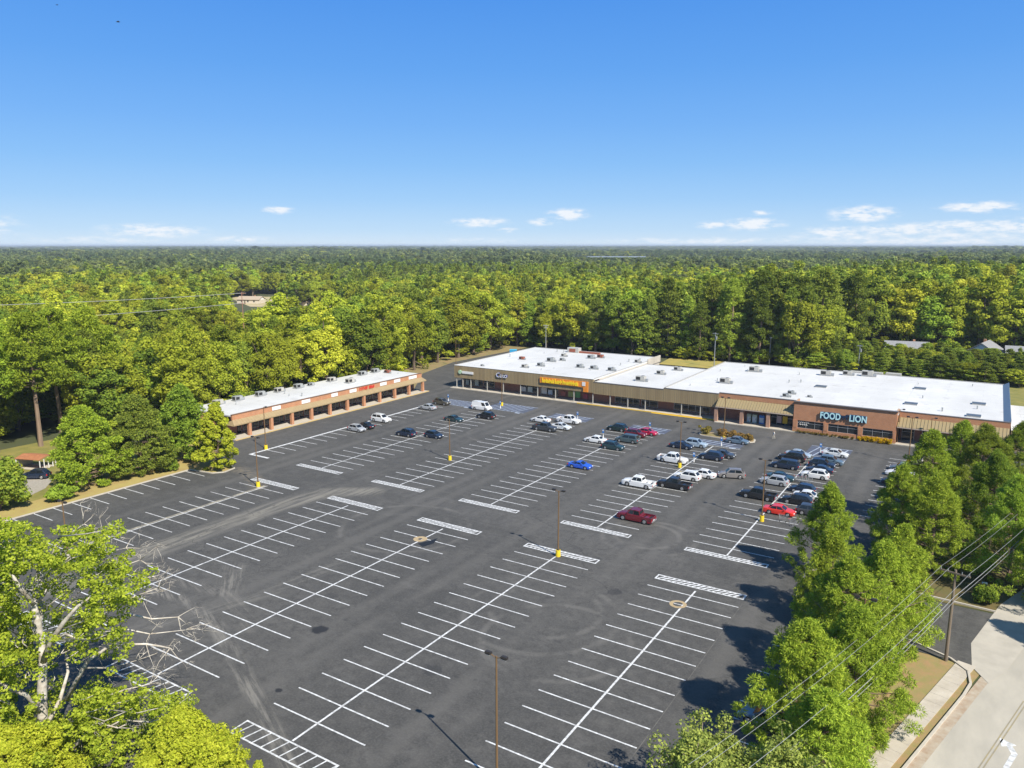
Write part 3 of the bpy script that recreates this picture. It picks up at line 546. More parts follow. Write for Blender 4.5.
def awning(x0, x1, parent, ribs):
    a = MB(); a.face([(x0, 167.38, 5.12), (x1, 167.38, 5.12), (x1, 165.05, 3.62), (x0, 165.05, 3.62)]); a.face([(x0, 165.05, 3.62), (x1, 165.05, 3.62), (x1, 165.05, 3.36), (x0, 165.05, 3.36)]); a.face([(x0, 165.05, 3.36), (x1, 165.05, 3.36), (x1, 168.75, 3.36), (x0, 168.75, 3.36)])
    a.face([(x0, 165.05, 3.36), (x0, 168.75, 3.36), (x0, 167.38, 5.12), (x0, 165.05, 3.62)]); a.face([(x1, 165.05, 3.36), (x1, 168.75, 3.36), (x1, 167.38, 5.12), (x1, 165.05, 3.62)])
    for x in np.arange(x0 + 0.3, x1 - 0.2, ribs):
        a.face([(x, 167.36, 5.13), (x + 0.06, 167.36, 5.13), (x + 0.06, 165.03, 3.63), (x, 165.03, 3.63)]); 
        for q in (x, x + 0.06): a.face([(q, 167.36, 5.21), (q, 165.03, 3.71), (q, 165.03, 3.62), (q, 167.36, 5.12)])
        a.face([(x, 167.36, 5.21), (x + 0.06, 167.36, 5.21), (x + 0.06, 165.03, 3.71), (x, 165.03, 3.71)])
    aw = a.build('awning', M_TANL, parent); g = MB(); g.box(x0 + 0.02, x1 - 0.02, 164.93, 165.04, 3.38, 3.55); g.build('gutter_trim', mat('pinkish_trim', (0.45, 0.36, 0.29), 0.6), aw)
awning(-50.4, -33.75, gro, 0.6); awning(-13.85, 4.8, gro, 0.62)
blk = MB(); blk.box(-33.6, -14.0, 165.02, 165.5, 2.6, 6.5); blk.box(-33.6, -14.0, 165.0, 165.5, 0.1, 0.92)
blk.box(-33.62, -33.3, 165.52, 169, 0.1, 6.5); blk.box(-14.3, -13.98, 165.52, 169, 0.1, 6.5)
blk.build('brick_front', M_BRICK, gro)
for x0, x1 in ((-33.66, -32.75), (-27.55, -26.65), (-20.95, -20.05), (-14.55, -13.94)):
    p = MB(); p.box(x0, x1, 164.92, 165.4, 0.1, 2.62); p.box(x0 + 0.12, x1 - 0.12, 164.88, 164.915, 1.0, 2.2); p.build('brick_pier', M_BRICK, gro)
windows_row(gro, [(-32.74, -27.56), (-26.64, -20.96), (-20.04, -14.56)], 165.28, 0.93, 2.59)
windows_row(gro, [(-61.9, -53.2)], 170.28, 0.5, 2.6); windows_row(gro, [(-13.2, -11.0), (-9.6, -6.2), (-4.6, -2.6)], 168.78, 0.2, 2.9); windows_row(gro, [(-39.6, -34.2)], 168.78, 0.2, 2.7)
for px in (-50.3, -44.6, -38.9, -7.9, -1.75, 4.45):
    p = MB(); p.box(px - 0.36, px + 0.36, 165.15, 165.85, 0.1, 3.36); q = p.build('pillar', mat('pale_pillar_brick', (0.44, 0.26, 0.18), 0.9, 0, 0.5, 1), gro)
for px in (-59.1, -54.6):
    p = MB(); p.box(px - 0.09, px + 0.09, 167.36, 167.54, 0.15, 2.8); p.build('column', M_HVAC, gro)

ann = thing('annex_building', 'low flat annex with tan front and white roof beyond the right end of the grocery', 'annex')
w = MB(); w.box(5.3, 24, 171.5, 199, 0, 3.75); w.build('wall', M_TAN, ann); r = MB(); r.box(5.2, 24.1, 171.3, 199.2, 3.76, 4.0); r.build('roof', M_ROOF, ann)
c = MB(); c.box(5.2, 24.1, 171.1, 171.29, 3.3, 4.06); c.build('coping', M_TAN, ann)

# walkway in front of the plaza, with a yellow painted kerb
mb = MB(); mb.box(-125.5, -50.4, 166.75, 170.3, -0.05, 0.15); mb.box(-50.39, -33.7, 164.75, 168.8, -0.05, 0.152); mb.box(-13.9, 5, 164.75, 168.8, -0.05, 0.152); struct('walkway', mb, M_CONC)
mb = MB(); mb.box(-125.5, -86, 166.5, 166.74, -0.05, 0.16); mb.box(-50.38, 5, 164.5, 164.74, -0.05, 0.162); struct('walkway_kerb', mb, M_CONCP)
mb = MB(); mb.box(-85.98, -49.4, 166.45, 166.74, -0.05, 0.17); rect(mb, -66, -49.4, 165.9, 166.44, 0.008); struct('yellow_kerb', mb, M_YPAINT)
mb = MB(); mb.box(-33.5, -14.1, 164.56, 164.9, -0.05, 0.2); struct('planting_strip', mb, STRAW)

# ---- low brick shop row on the left
row = thing('shop_row', 'narrow brick shop row with pillared walkway and white roof, left of the lot', 'shop row')
w = MB(); w.box(-131.9, -131.6, 97.6, 158.2, 0.15, 4.3); w.build('front_wall', M_BRICKR, row)
w = MB(); w.box(-143.4, -131.92, 97.5, 97.8, 0, 4.45); w.box(-143.4, -131.92, 158.0, 158.3, 0, 4.45); w.box(-143.4, -143.1, 97.82, 157.98, 0, 4.45); w.build('wall', M_BRICK, row)
r = MB(); r.box(-143.6, -129.45, 97.4, 158.4, 4.5, 4.78); r.build('roof', M_ROOF, row)
bd = MB(); bd.box(-129.43, -129.0, 97.4, 158.4, 3.85, 4.9); bd.box(-131.9, -129.44, 158.1, 158.42, 3.85, 4.49); bd.build('brick_band', M_BRICK, row)
c = MB(); c.box(-129.5, -128.92, 97.35, 158.45, 4.902, 4.98); c.build('coping', mat('brown_coping', (0.2, 0.11, 0.07), 0.5), row)
a = MB(); a.face([(-128.99, 97.4, 3.85), (-128.99, 158.4, 3.85), (-127.85, 159.0, 3.05), (-127.85, 96.8, 3.05)]); a.face([(-127.85, 96.8, 3.05), (-127.85, 159.0, 3.05), (-127.85, 159.0, 2.82), (-127.85, 96.8, 2.82)])
a.face([(-127.85, 96.8, 2.82), (-127.85, 159.0, 2.82), (-131.6, 159.0, 2.82), (-131.6, 96.8, 2.82)]); a.face([(-127.85, 96.8, 2.82), (-128.99, 97.4, 3.85), (-131.6, 96.8, 2.82), (-127.85, 96.8, 3.05)][:3]); a.face([(-127.85, 159, 2.82), (-128.99, 158.4, 3.85), (-131.6, 159, 2.82)])
for y in np.arange(98, 158.5, 0.7): a.face([(-128.97, y, 3.9), (-128.97, y + 0.05, 3.9), (-127.83, y + 0.05, 3.1), (-127.83, y, 3.1)])
a.build('canopy', mat('tan_canopy_metal', (0.36, 0.27, 0.14), 0.6, 0, 0.6, 1.0, streak=(0.9, 0.9, 0.03), col2=(0.28, 0.2, 0.11)), row)
PIL = [100.9 + 5.69 * k for k in range(11)]
for k, y in enumerate(PIL):
    p = MB(); p.box(-128.55, -127.95, y - 0.32, y + 0.32, 0.15, 2.85); p.build('pillar', M_BRICK, row)
for k, y in enumerate(PIL[:-1]):
    windows_row(row, [(y + 0.9, y + 2.7), (y + 3.3, y + 5.0)], -131.58, 0.5, 2.6, axis='y')
    d = MB(); d.box(-131.59, -131.5, y - 0.45, y + 0.45, 0.16, 2.35); dr = d.build('door', M_GLASS, row)
    h = MB(); h.box(-131.49, -131.44, y + 0.25, y + 0.3, 0.9, 1.4); h.build('handle', M_GALV, dr)
mb = MB(); mb.box(-131.6, -127.35, 96.5, 159.2, -0.05, 0.15); struct('walkway', mb, M_CONCP)
mb = MB(); mb.box(-127.34, -127.1, 96.5, 159.2, -0.05, 0.16); struct('walkway_kerb', mb, mat('sandy_kerb', (0.5, 0.37, 0.2), 0.9, 0, 0.7, 0.5, col2=(0.55, 0.38, 0.08)))

# ---- signs
def flat_letters(label, cat, name, txt, size, loc, rot, face, side, ext=0.08, group=None, sp=1.0, bold=0.0):
    me = text_mesh(txt, size, ext, name, face, side, sp, bold); o = link(name, me, None, loc); o.rotation_euler = rot; return tag(o, label, cat, group)
FRONT = (R(90), 0, 0)
gs = thing('store_sign', 'pale cyan block-letter store sign with dark animal emblem on the orange brick front', 'sign', (-23.8, 164.9, 3.65))
MB().box(-4.35, -0.75, -0.04, 0.1, -0.08, 1.36).build('backing', M_NAVY, gs); MB().box(1.15, 4.35, -0.04, 0.1, -0.08, 1.36).build('backing', M_NAVY, gs)
for txt, x in (('FOOD', -2.5), ('LION', 2.8)):
    o = link('lettering', text_mesh(txt, 1.62, 0.07, 'lettering', M_LETTER, M_NAVY, 1.05, 0.05), gs, (x, -0.16, 0.03)); o.rotation_euler = FRONT; o.scale = (0.84 if txt == 'FOOD' else 0.86, 1.14, 1)
lion = MB()
prof = [(-0.75, 0.05), (-0.6, 0.08), (-0.55, 0.45), (-0.3, 0.45), (-0.22, 0.05), (-0.05, 0.05), (-0.02, 0.5), (0.3, 0.55), (0.36, 0.05), (0.55, 0.05), (0.52, 0.6), (0.78, 0.72), (0.82, 0.95), (0.6, 1.2), (0.3, 1.12), (0.1, 0.9), (-0.5, 0.88), (-0.78, 1.1), (-0.84, 0.9), (-0.66, 0.72), (-0.72, 0.4)]
n0 = len(lion.v); lion.v += [(x, -0.14, z) for x, z in prof] + [(x, 0.04, z) for x, z in prof]; k = len(prof)
lion.f.append(tuple(n0 + i for i in range(k))); lion.f.append(tuple(n0 + k + i for i in reversed(range(k)))); lion.m += [0, 0]
for i in range(k): lion.f.append((n0 + i, n0 + (i + 1) % k, n0 + k + (i + 1) % k, n0 + k + i)); lion.m.append(0)
lo_ = lion.build('animal_emblem', mat('dark_navy_emblem', (0.012, 0.03, 0.07), 0.4), gs); lo_.location = (0.18, 0, 0.06); lo_.scale = (1.1, 1, 1.05)

ys = thing('store_sign', 'long orange box sign with yellow lettering on the brown ribbed fascia', 'sign', (-90.1, 167.1, 4.0))
bx = MB(); bx.box(-6.9, 6.9, -0.12, 0.1, 0.14, 1.6); bx.box(5.6, 6.9, -0.14, 0.1, -1.0, 0.139); bx.build('sign_box', M_ORANGE, ys)
# the words cannot be read in the photograph: letter-sized raised yellow shapes in the same rhythm
gl = MB(); rr = random.Random(3); x = -6.2
for wd, cap in ((7, 1), (4, 1), (9, 1)):
    for k in range(wd):
        big = k == 0 and cap; wdt = .58 if big else .46; hh = 1.2 if big else .82 + rr.choice((0, 0, .22)); lo_ = .3
        gl.box(x, x + .2, -.22, -.125, lo_, lo_ + hh); gl.box(x + .205, x + wdt - .02, -.22, -.125, lo_ + rr.choice((0, .3)), lo_ + rr.choice((.62, .82))); x += wdt + .02
    x += .22
gl.build('lettering', M_YELLOW, ys)
bx = MB(); bx.box(5.3, 6.2, -0.2, -0.145, 0.5, 1.5); bx.build('badge', M_WHITE, ys)

cs = flat_letters('white and blue script sign on the brown fascia left of the orange sign', 'sign', 'store_sign', 'Cato', 1.75, (-108.8, 167.1, 4.35), FRONT, M_WHITE, mat('deep_blue_side', (0.02, 0.05, 0.35), 0.5), 0.12, None, 1.0, 0.02)
bs = thing('store_sign', 'small sign with pale green round badge at the left end of the fascia', 'sign', (-120.8, 167.15, 4.1))
b = MB(); b.tube([(-1.7, -0.15, 0.55), (-1.7, 0.05, 0.55)], 0.55, 18); b.build('badge', mat('pale_green_badge', (0.45, 0.62, 0.42), 0.5), bs)
b = MB(); b.box(-1.0, 2.7, -0.1, 0.05, 0.2, 0.85); b.build('sign_bar', M_WHITE, bs)
for k, (a0, a1) in enumerate([(107.6, 109.9), (115.9, 118.4), (125.0, 127.0), (131.0, 133.3), (141.8, 144.2), (147.1, 149.5), (153.0, 156.2)]):
    lab = ['blank white sign panel nearest the yellow-based pole at the near end of the brick row', 'blank white sign panel second from the near end of the brick row, beside a pillar', 'blank white sign panel third from the near end of the brick row',
           'blank white sign panel just left of the red letters on the brick row', 'blank white sign panel just right of the red letters on the brick row', 'blank white sign panel second from the far end of the brick row', 'wide blank white sign panel at the far end of the brick row'][k]
    o = MB().box(-128.99, -128.9, a0, a1, 4.0, 4.78).build('sign_panel', M_WHITE); tag(o, lab, 'sign panel', 'blank sign panels on the brick shop row')
rs = thing('store_sign', 'red raised letters on the brick band of the low shop row', 'sign', (-128.95, 137.0, 4.0))
gl = MB(); y = -2.6
for k in range(10):
    gl.box(0, 0.12, y, y + 0.13, 0.05, 0.75); gl.box(0, 0.12, y + 0.132, y + 0.34, 0.05 + rr.choice((0, 0.25, 0.5)), 0.05 + rr.choice((0.45, 0.7))); y += 0.5 if k != 5 else 0.85
gl.build('lettering', M_RED, rs)
for k, (lab, x, txt) in enumerate([('white script lettering in the left window of the orange brick grocery front', -31.3, None)]):
    gl = MB(); x0 = -32.5
    for r_, n in ((0, 5), (1, 4)):
        for i in range(n): gl.tube([(x0 + i * .42 + .1 * r_, 165.2, 2.15 - r_ * .5), (x0 + i * .42 + .18 + .1 * r_, 165.2, 2.4 - r_ * .5), (x0 + i * .42 + .3 + .1 * r_, 165.2, 2.1 - r_ * .5), (x0 + i * .42 + .42 + .1 * r_, 165.2, 2.2 - r_ * .5)], 0.05, 5)
    tag(gl.build('window_lettering', M_WHITE), lab, 'window sign')
for x0, x1, m_, lab in ((-37.7, -36.75, mat('pale_pink_poster', (0.55, 0.42, 0.42), 0.6), 'pale poster board by the grocery entrance under the tan awning'), (-36.5, -35.5, mat('yellow_poster', (0.75, 0.5, 0.03), 0.6), 'yellow poster board by the grocery entrance, right of the pale one')):
    tag(MB().box(x0, x1, 168.4, 168.48, 0.7, 2.3).build('poster_board', m_), lab, 'poster')

# ice freezers and vending machine under the awning
for x0, x1, c_, lab in ((-44.1, -43.2, (0.5, 0.6, 0.5), 'pale green ice freezer under the awning, the left one of two'), (-42.9, -41.9, (0.5, 0.6, 0.5), 'pale green ice freezer under the awning, next to the blue machine'), (-41.4, -40.3, (0.05, 0.2, 0.6), 'blue vending machine under the tan awning beside the grocery entrance')):
    t = thing('vending_machine' if 'vending' in lab else 'ice_freezer', lab, 'vending machine' if 'vending' in lab else 'freezer', ((x0 + x1) / 2, 168.2, 0.155)); h = (x1 - x0) / 2
    me = MB().box(-h, h, -0.4, 0.4, 0, 1.9).mesh('cabinet', mat('cabinet_%.2f' % c_[0], c_, 0.4)); link('cabinet', bevel(me, 0.04), t)
    MB().box(-h + .08, h - .08, -0.44, -0.405, 0.25, 1.35).build('door', mat('frosted_white', (0.6, 0.68, 0.7), 0.3), t); MB().box(h - .2, h - .15, -0.5, -0.445, 0.7, 1.1).build('handle', M_DARK, t)

# ---- rooftop units
def make_unit(kind):
    t = thing('rooftop_unit', '', 'air conditioner')
    m_ = {'beige': M_HVAC, 'grey': M_HVACG, 'rust': M_RUST}[kind]
    MB().box(-1.15, 1.15, -0.75, 0.75, 0, 0.22).build('curb', M_GALV, t)
    link('cabinet', bevel(MB().box(-1.05, 1.05, -0.68, 0.68, 0.22, 1.35).mesh('cabinet', m_), 0.04), t)
    g = MB(); g.box(-0.9, 0.1, -0.7, -0.684, 0.4, 1.2); g.box(-1.066, -1.054, -0.5, 0.5, 0.4, 1.2); g.build('grille', M_DARK, t)
    f = MB(); f.cyl(0.5, 0, 1.352, 1.46, 0.42, 0.42, 14); fo = f.build('fan_shroud', M_HVACG, t); MB().cyl(0.5, 0, 1.462, 1.468, 0.36, 0.36, 14).build('fan_opening', M_DARK, fo)
    d = MB(); d.box(1.06, 1.75, -0.45, 0.1, 0.05, 0.75); d.build('duct', M_GALV, t)
    return t
protos = {k: make_unit(k) for k in ('beige', 'grey', 'rust')}; used = set()
def unit(kind, x, y, z, label, group, sc=1.0, rz=0.0):
    o = protos[kind] if kind not in used else copy_tree(protos[kind]); used.add(kind)
    sc *= .82; o.location = (x, y, z); o.scale = (sc, sc, sc * .85); o.rotation_euler = (0, 0, rz); o['label'] = label; o['group'] = group
GA, GB, GC, GL = 'air conditioners on the long left plaza roof', 'air conditioners on the middle plaza roof', 'air conditioners on the grocery roof', 'air conditioners along the brick row roof'
za, zb, zc, zl = 6.36, 5.61, 5.99, 4.79
ordn = ['first', 'second', 'third', 'fourth', 'fifth', 'sixth', 'seventh', 'eighth', 'ninth', 'tenth']
for x, y, k, s, lab in [(-105.7, 173.9, 'beige', .95, 'beige air conditioner nearest the script sign on the left plaza roof'), (-114.1, 186.1, 'rust', .9, 'reddish rooftop unit near the left edge of the long plaza roof'), (-117, 170, 'grey', .5, 'tiny grey rooftop unit near the front left corner of the plaza roof'),
                        (-103.4, 178.4, 'grey', 1.0, 'grey air conditioner behind the beige one nearest the script sign'), (-105.1, 187.2, 'grey', 1.2, 'large grey air conditioner mid-roof on the left plaza unit'), (-103.2, 190.5, 'grey', .8, 'smaller grey unit close behind the large mid-roof one'),
                        (-93.1, 181.9, 'grey', 1.0, 'leftmost of three dark grey air conditioners in a line on the plaza roof'), (-88.8, 181.6, 'grey', 1.0, 'middle of three dark grey air conditioners in a line on the plaza roof'), (-83.6, 181.5, 'grey', 1.0, 'rightmost of three dark grey air conditioners, close to the roof step'),
                        (-98.1, 198.6, 'grey', 1.1, 'grey air conditioner toward the back of the left plaza roof, beside the rust-red one'), (-96.4, 201.4, 'rust', 1.0, 'rust-red unit beside a grey one toward the back of the left plaza roof'), (-106.7, 198.0, 'beige', .9, 'beige air conditioner near the rear left of the plaza roof'), (-83.4, 198.5, 'beige', .9, 'beige air conditioner at the rear right of the left plaza roof')]: unit(k, x, y, za, lab, GA, s)
t = thing('roof_hatch_house', 'rust-red and beige box at the back edge of the left plaza roof', 'roof box', (-108.0, 207.5, za)); MB().box(-2.2, 1.6, -1, 1, 0, 1.5).build('housing', M_HVAC, t); MB().box(-1.5, 0.6, -1.05, -1.004, 0.2, 1.2).build('panel', M_RUST, t); MB().box(1.62, 8.5, -0.5, 0.4, 0, 0.5).build('duct', M_RUST, t)
for x, y, s, lab in [(-72.7, 175.4, 1.35, 'beige air conditioner nearest the front of the middle plaza roof'), (-72.2, 187.4, 1.1, 'beige air conditioner in the centre of the middle plaza roof'), (-70.6, 195.8, 1.1, 'beige air conditioner at the back of the middle plaza roof')]: unit('beige', x, y, zb, lab, GB, s)
for x, y, k, s, lab in [(-53.4, 181.6, 'beige', 1.35, 'large beige air conditioner at the front left of the grocery roof'), (-52.0, 202.8, 'beige', 1.45, 'large beige air conditioner at the rear left of the grocery roof'), (-34.8, 206.4, 'beige', 1.4, 'left one of three air conditioners along the back of the grocery roof'),
                        (-30.2, 210, 'beige', 1.2, 'middle one of three air conditioners along the back of the grocery roof'), (-25.6, 211, 'beige', 1.5, 'right one of three air conditioners along the back of the grocery roof'), (-36.7, 176, 'grey', .8, 'small dark vent unit on the grocery roof above the entrance'), (-36.9, 172, 'grey', .8, 'small dark vent unit nearest the front edge above the entrance'), (-32.4, 174.2, 'grey', .5, 'tiny dark vent on the grocery roof above the cyan letters')]: unit(k, x, y, zc, lab, GC, s)
def hatch(x, y, lab, o=[None]):
    if o[0] is None:
        t = thing('roof_hatch', lab, 'roof hatch', (0, 0, 0), 0, 'dark hatches on the grocery roof'); MB().box(-1.2, 1.2, -0.8, 0.8, 0, 0.3).build('curb', M_HVACG, t); MB().box(-1.25, 1.25, -0.85, 0.85, 0.302, 0.36).build('lid', mat('slate_hatch_lid', (0.09, 0.11, 0.14), 0.4), t); o[0] = t
    else: t = copy_tree(o[0])
    t.location = (x, y, zc); t['label'] = lab
for x, y, lab in [(-32.6, 188.4, 'dark roof hatch left of centre on the grocery roof'), (-12.6, 198, 'dark roof hatch farthest back on the right half of the grocery roof'), (-12.7, 177.6, 'dark roof hatch above the right-hand tan awning on the grocery roof'), (-0.6, 185.2, 'dark roof hatch farthest right on the grocery roof'), (-1.2, 171.2, 'dark roof hatch at the front right corner of the grocery roof')]: hatch(x, y, lab)
ly = [103.1, 108.2, 114.5, 120.0, 125.9, 129.9, 136.9, 148.2, 153.2]
for i, y in enumerate(ly): unit('grey' if i % 3 else 'beige', -141.0, y, zl, 'air conditioner on the brick row roof, %s from the near end of its back-edge line' % ordn[i], GL, 1.15 if i not in (5,) else .8, R(90))
unit('beige', -135.6, 138, zl, 'air conditioner on the brick row roof, forward of the others, behind the red letters', GL, 1.2, R(90)); unit('rust', -137.5, 154.4, zl, 'rust-red unit at the far end of the brick row roof', GL, .9)

# ================================================================== STREET FURNITURE
def make_lamp(h, heads, yellow):
    t = thing('lamp_post', '', 'lamp post')
    z = 0.0
    if yellow is not None:
        b = MB(); b.cyl(0, 0, -0.02, 0.85, 0.33, 0.31, 16); b.build('base', M_YBASE if yellow else M_CONCP, t); z = 0.85
    MB().cyl(0, 0, z, h - 0.1, 0.10, 0.065, 10).build('pole', M_POLE, t)
    MB().box(-0.16, 0.16, -0.16, 0.16, z, z + 0.05).build('base_plate', M_DARK, t)
    for sx in heads:
        a = MB(); a.tube([(0, 0, h - 0.25), (sx * 0.45, 0, h - 0.08)], 0.04, 6); am = a.build('arm', M_POLE, t)
        me = MB().box(sx * 0.42 if sx > 0 else sx * 0.42 - 0.52, sx * 0.42 + 0.52 if sx > 0 else sx * 0.42, -0.17, 0.17, h - 0.14, h + 0.08).mesh('lamp_head', M_LAMP); bevel(me, 0.05)
        hd = link('lamp_head', me, t)
        x0 = sx * 0.42 + (0.06 if sx > 0 else -0.46); MB().box(x0, x0 + 0.4, -0.13, 0.13, h - 0.155, h - 0.142).build('lens', mat('frosted_lens', (0.7, 0.7, 0.66), 0.3), hd)
    return t
lam = {}
def lamp(x, y, h, label, heads=(1, -1), yellow=True, group='lamp posts in the parking lot'):
    key = (round(h, 1), heads, yellow)
    o = copy_tree(lam[key]) if key in lam else make_lamp(h, heads, yellow); lam.setdefault(key, o)
    o.location = (x, y, 0); o['label'] = label; o['group'] = group
lamp(-27.4, 41.3, 10.5, 'tall twin-head lamp post nearest the camera, between two stall rows', (1, -1), False)
lamp(-43.9, 80.5, 8.8, 'lamp post with yellow base at the end hatching of a middle stall row')
lamp(-82.1, 108.5, 7.9, 'yellow-based lamp post among empty stalls, left of the bright blue coupe')
lamp(-100.3, 154.1, 7.9, 'yellow-based lamp post in front of the script sign, beside the white van')
lamp(-44.6, 126.6, 8.4, 'yellow-based lamp post between the white pickup and white cars')
lamp(-44.5, 152.3, 8.4, 'yellow-based lamp post at the planted island')
lamp(-25.2, 107.1, 9.2, 'twin-head lamp post with yellow base beside the bright red car')
lamp(-116.9, 95.5, 8.5, 'yellow-based lamp post in front of the near end of the brick shop row', (1,))
lamp(-99.3, 79.1, 8.4, 'yellow-based lamp post at the end of the stall row, left of the cross aisle', (1, -1))
lamp(-95.9, 46.7, 7.6, 'brown lamp post at far left behind the sycamore branches', (1, -1), False)
lamp(-10.3, 150.5, 8.8, 'lamp post by the pines in front of the right-hand tan awning', (1, -1))
lamp(-6.8, 67.0, 9.6, 'lamp post poking out of the pines on the right', (1, -1), False)
lamp(-13.7, 166.2, 7.0, 'slim lamp pole standing at the right edge of the orange brick front', (1,), None)
lamp(-7.9, 164.2, 6.3, 'slim lamp pole in front of the right-hand ribbed awning', (1,), None)
lamp(-147.1, 198.5, 8.6, 'grey light pole by the service road left of the plaza', (1,), None, None)

def utility_pole(x, y, h, label, arms, rz=0.0, m_=M_WOOD, can=False):
    t = thing('utility_pole', label, 'utility pole', (x, y, 0), rz)
    MB().cyl(0, 0, -0.2, h, 0.17, 0.11, 10).build('pole', m_, t)
    for z, l in arms:
        ar = MB().box(-l, l, -0.06 - 0.115, -0.06, z - 0.07, z + 0.07).build('crossarm', m_, t)
        for q in (-l + 0.1, -l * 0.45, l * 0.45, l - 0.1): MB().cyl(q, -0.12, z + 0.072, z + 0.3, 0.045, 0.03, 8).build('insulator', M_GALV, ar)
    if can: c = MB(); c.cyl(0.35, 0, h - 2.2, h - 1.2, 0.26, 0.26, 12); c.build('transformer', M_GALV, t)
    return t
rd = math.atan2(RW.y, RW.x) - R(90)
utility_pole(-0.6, 78.6, 9.2, 'weathered wooden utility pole beside the driveway and road on the right', [(8.9, 1.3)], rd)
utility_pole(-74.3, 239.6, 11.5, 'grey utility pole on the golden grass bank behind the middle shop unit', [(11.1, 0.9)], 0, M_GALV, True)
utility_pole(-60.3, 253.3, 9.5, 'thin grey pole behind the left part of the grocery roof', [(9.3, 0.5)], 0, M_GALV)
utility_pole(-33.3, 252.0, 9.0, 'grey pole with a transformer behind the grocery roof, by the parked trailers', [(8.7, 0.8)], 0, M_GALV, True)
utility_pole(-137.0, 240, 10.5, 'grey utility pole behind the long left plaza roof', [(10.2, 1.0), (9.5, 0.7)], 0.6, M_GALV)
# roadside wires
def wire(name, a, b, sag, r, label, group):
    pts = []
    for k in range(17):
        t = k / 16; p = Vector(a).lerp(Vector(b), t); p.z -= sag * 4 * t * (1 - t); pts.append(p)
    o = MB().tube(pts, r, 5, 0).build(name, M_CABLE); return tag(o, label, 'power line', group)
pt = lambda w, u, z: (RO.x + RU.x * u + RW.x * w, RO.y + RU.y * u + RW.y * w, z)
U0 = (Vector((-0.6, 78.6, 0)) - RO).dot(RU); W0 = (Vector((-0.6, 78.6, 0)) - RO).dot(RW)
for k, (du, z, r, lab) in enumerate([(-1.2, 9.25, 0.012, 'leftmost thin roadside wire on the crossarm'), (-0.55, 9.25, 0.012, 'thin roadside wire second from the left on the crossarm'), (1.2, 9.25, 0.015, 'roadside wire on the right end of the crossarm'), (0.15, 6.6, 0.026, 'thick lower cable bundle along the road'), (0.2, 6.2, 0.018, 'lowest roadside cable under the thick bundle')]):
    wire('power_line', pt(W0 - 42, U0 + du, z + 0.6), pt(W0, U0 + du, z), 0.7, r, lab + ', near span', None)
    wire('power_line', pt(W0, U0 + du, z), pt(W0 + 44, U0 + du, z + 0.3), 0.7, r, lab + ', span beyond the pole', None)

def make_sign(h, w, m_):
    t = thing('parking_sign', '', 'sign'); MB().cyl(0, 0, -0.02, h, 0.045, 0.045, 8).build('post', M_WHITE, t); MB().cyl(0, 0, 0, 0.5, 0.12, 0.11, 10).build('bollard', M_WHITE, t)
    pl = MB().box(-w, w, -0.07, -0.048, h - 0.75, h + 0.02).build('plate', m_, t); MB().box(-w * .7, w * .7, -0.078, -0.072, h - 0.35, h - 0.1).build('symbol', M_WHITE, pl); return t
sg = None
for x, y, lab in [(-77.5, 150.6, 'small accessible-parking sign at the hatching behind the white car in the fourth row'), (-59.6, 149.6, 'small accessible-parking sign behind the crimson car'), (-65.3, 138.5, 'small white-posted sign behind the white sedan and dark minivan'), (-25.3, 150.6, 'white-posted accessible sign at the store end of the right-hand row'), (-114.6, 151.2, 'white-posted sign behind the dark olive vehicle near the brick row'),
                  (-98.9, 151.3, 'blue accessible-parking sign beside the white van'), (-43.6, 131.3, 'white-posted blue sign between the white pickup and the navy vehicle'), (-42.8, 145.2, 'blue accessible-parking sign in front of the planted island')]:
    sg = copy_tree(sg) if sg else make_sign(1.8, 0.2, M_BLUE); sg.location = (x, y, 0); sg['label'] = lab; sg['group'] = 'parking signs at the row ends'

def make_cart():
    t = thing('shopping_cart', '', 'shopping cart')
    b = MB(); lo = [(-.42, -.24, .55), (.42, -.18, .62), (.42, .18, .62), (-.42, .24, .55)]; hi = [(-.5, -.29, 1.0), (.5, -.23, .98), (.5, .23, .98), (-.5, .29, 1.0)]
    for ring in (lo, hi):
        for i in range(4): b.tube([ring[i], ring[(i + 1) % 4]], 0.014, 5)
    for i in range(4):
        for k in range(6):
            f = k / 6; p = Vector(lo[i]).lerp(Vector(lo[(i + 1) % 4]), f); q = Vector(hi[i]).lerp(Vector(hi[(i + 1) % 4]), f); b.tube([p, q], 0.009, 4)
    for k in range(1, 6): b.tube([Vector(lo[0]).lerp(Vector(lo[1]), k / 6), Vector(lo[3]).lerp(Vector(lo[2]), k / 6)], 0.009, 4)
    b.build('basket', M_GALV, t)
    f = MB()
    for s in (-1, 1): f.tube([(-.45, s * .24, .56), (-.42, s * .25, .16), (.42, s * .17, .16)], 0.016, 5); f.tube([(-.5, s * .28, 1.0), (-.62, s * .26, 1.04)], 0.014, 5)
    f.build('frame', M_GALV, t); MB().tube([(-.62, -.27, 1.04), (-.62, .27, 1.04)], 0.022, 6).build('handle', M_RED, t)
    for x, y in ((-.42, -.25), (-.42, .25), (.42, -.17), (.42, .17)): MB().tube([(x, y - .02, .065), (x, y + .02, .065)], 0.065, 10).build('wheel', M_DARK, t)
    return t
ct = None
